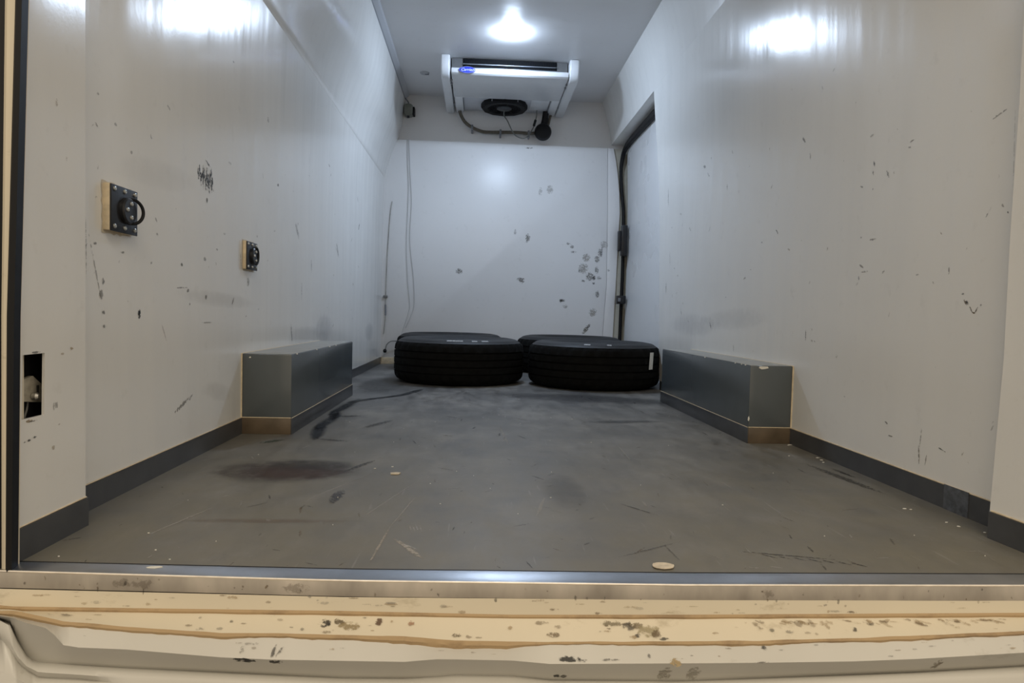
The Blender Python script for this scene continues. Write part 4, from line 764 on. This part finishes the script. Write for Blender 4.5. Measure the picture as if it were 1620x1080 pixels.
# worn ledges below the floor: frames follow the ledge rows
def row_at(n,x):
    R=ROWS[n]; return Vector((x, float(np.interp(x,[p[0] for p in R],[p[1] for p in R])), float(np.interp(x,[p[0] for p in R],[p[2] for p in R]))))
def frS(a,b):
    def fr(x,t,l):
        p=row_at(a,x).lerp(row_at(b,x),t); return (p.x,p.y-l*1.5,p.z+l*1.5)
    return fr
h=Dec('chips_lower_ledge',vb,frS('D2','E')); s=Dec('stains_lower_ledge',vb,frS('D2','E'))
for x,t,w,hh,c,a in ((-.205,.42,.016,.5,BK,.9),(-.185,.30,.016,.4,(.12,.09,.05),.9),(-.17,.55,.030,.5,(.30,.23,.12),.8),(-.13,.30,.012,.4,(.10,.05,.03),.9),(-.085,.35,.010,.3,(.35,.2,.12),.8),(-.02,.80,.014,.2,(.12,.09,.05),.9),(.115,.72,.018,.25,BR,.8),(.20,.22,.03,.3,(.20,.17,.11),.8),(.225,.35,.02,.4,DK,.7),(.235,.30,.02,.3,(.2,.16,.1),.8),(.25,.55,.035,.6,(.35,.30,.18),.8),(.262,.7,.016,.4,BR,.8),(.27,.9,.014,.15,DK,.8),(.235,.75,.01,.2,DK,.8),(.55,.55,.010,.3,DK,.8),(.10,.2,.02,.2,BR,.5),(-.57,.4,.02,.2,DK,.7)): h.blob((x,t),w,hh,c,a)
for k in range(40): 
    x=rnd.uniform(.38,.78); h.add((x,rnd.uniform(.02,.2)),(x+rnd.uniform(.005,.02),rnd.uniform(.2,.6)),.012,rnd.choice([TN,BR]),rnd.uniform(.3,.7))
for k in range(45):
    x=rnd.uniform(-.6,.85); t=rnd.uniform(.1,.9); h.blob((x,t),rnd.uniform(.004,.014),rnd.uniform(.05,.2),rnd.choice([BR,TN,DK]),rnd.uniform(.3,.7))
h.build(M_dh)
h=Dec('chips_upper_ledge',vb,frS('C','D'))
for k in range(60):
    x=rnd.uniform(-.63,.86); t=rnd.uniform(.05,.95); h.blob((x,t),rnd.uniform(.003,.02),rnd.uniform(.04,.25),rnd.choice([BR,TN,TN,GY]),rnd.uniform(.25,.6))
h.build(M_dh)
h=Dec('chips_skin',vb,frS('E2','F'))
for x,t,w,hh,c,a in ((.135,.75,.030,.35,BK,.95),(.15,.85,.020,.2,BK,.9),(.19,.8,.026,.15,DK,.6),(.28,.95,.016,.55,(.36,.26,.12),.95),(.41,.15,.008,.35,DK,.9),(-.31,.6,.006,.5,GY,.6),(-.30,.3,.02,.15,GY,.5),(.245,.6,.004,.3,DK,.6)): h.blob((x,t),w,hh,c,a)
h.add((-.265,.3),(-.268,.95),.006,DK,.8); h.add((-.255,.4),(-.262,.9),.005,DK,.7)
for k in range(30):
    x=rnd.uniform(-.55,.85); t=rnd.uniform(.1,.9); h.blob((x,t),rnd.uniform(.003,.012),rnd.uniform(.04,.14),rnd.choice([BR,TN,DK]),rnd.uniform(.3,.6))
h.build(M_dh)
h=Dec('chips_recess',vb,frS('F','G'))
for x,t,w,hh,c,a in ((-.307,.12,.026,.30,BK,1),(-.300,.16,.020,.25,BK,1),(-.263,.16,.018,.25,BK,1),(.12,.75,.010,.25,BK,.9),(.13,.78,.012,.2,DK,.9),(.40,.0,.02,.1,DK,.8),(.27,.6,.02,.8,(.2,.16,.1),.5),(.31,.6,.02,.8,(.2,.16,.1),.4),(.66,.5,.014,.7,(.2,.15,.1),.7)): h.blob((x,t),w,hh,c,a)
h.build(M_dh)
h=Dec('stains_strip',t2,lambda x,z,l:(x,fy(x)-l,z))
for k in range(50):
    x=rnd.uniform(-.64,.86); z=-rnd.uniform(.003,.021); h.add((x,z),(x+rnd.uniform(-.002,.002),z-rnd.uniform(0,.008)),rnd.uniform(.002,.005),rnd.choice([BR,DK]),rnd.uniform(.3,.7))
for x,w in ((-.50,.03),(-.47,.04),(-.25,.05),(.43,.02)): h.blob((x,-.012),w,.016,(.14,.11,.08),.35)
h.build(M_dh)
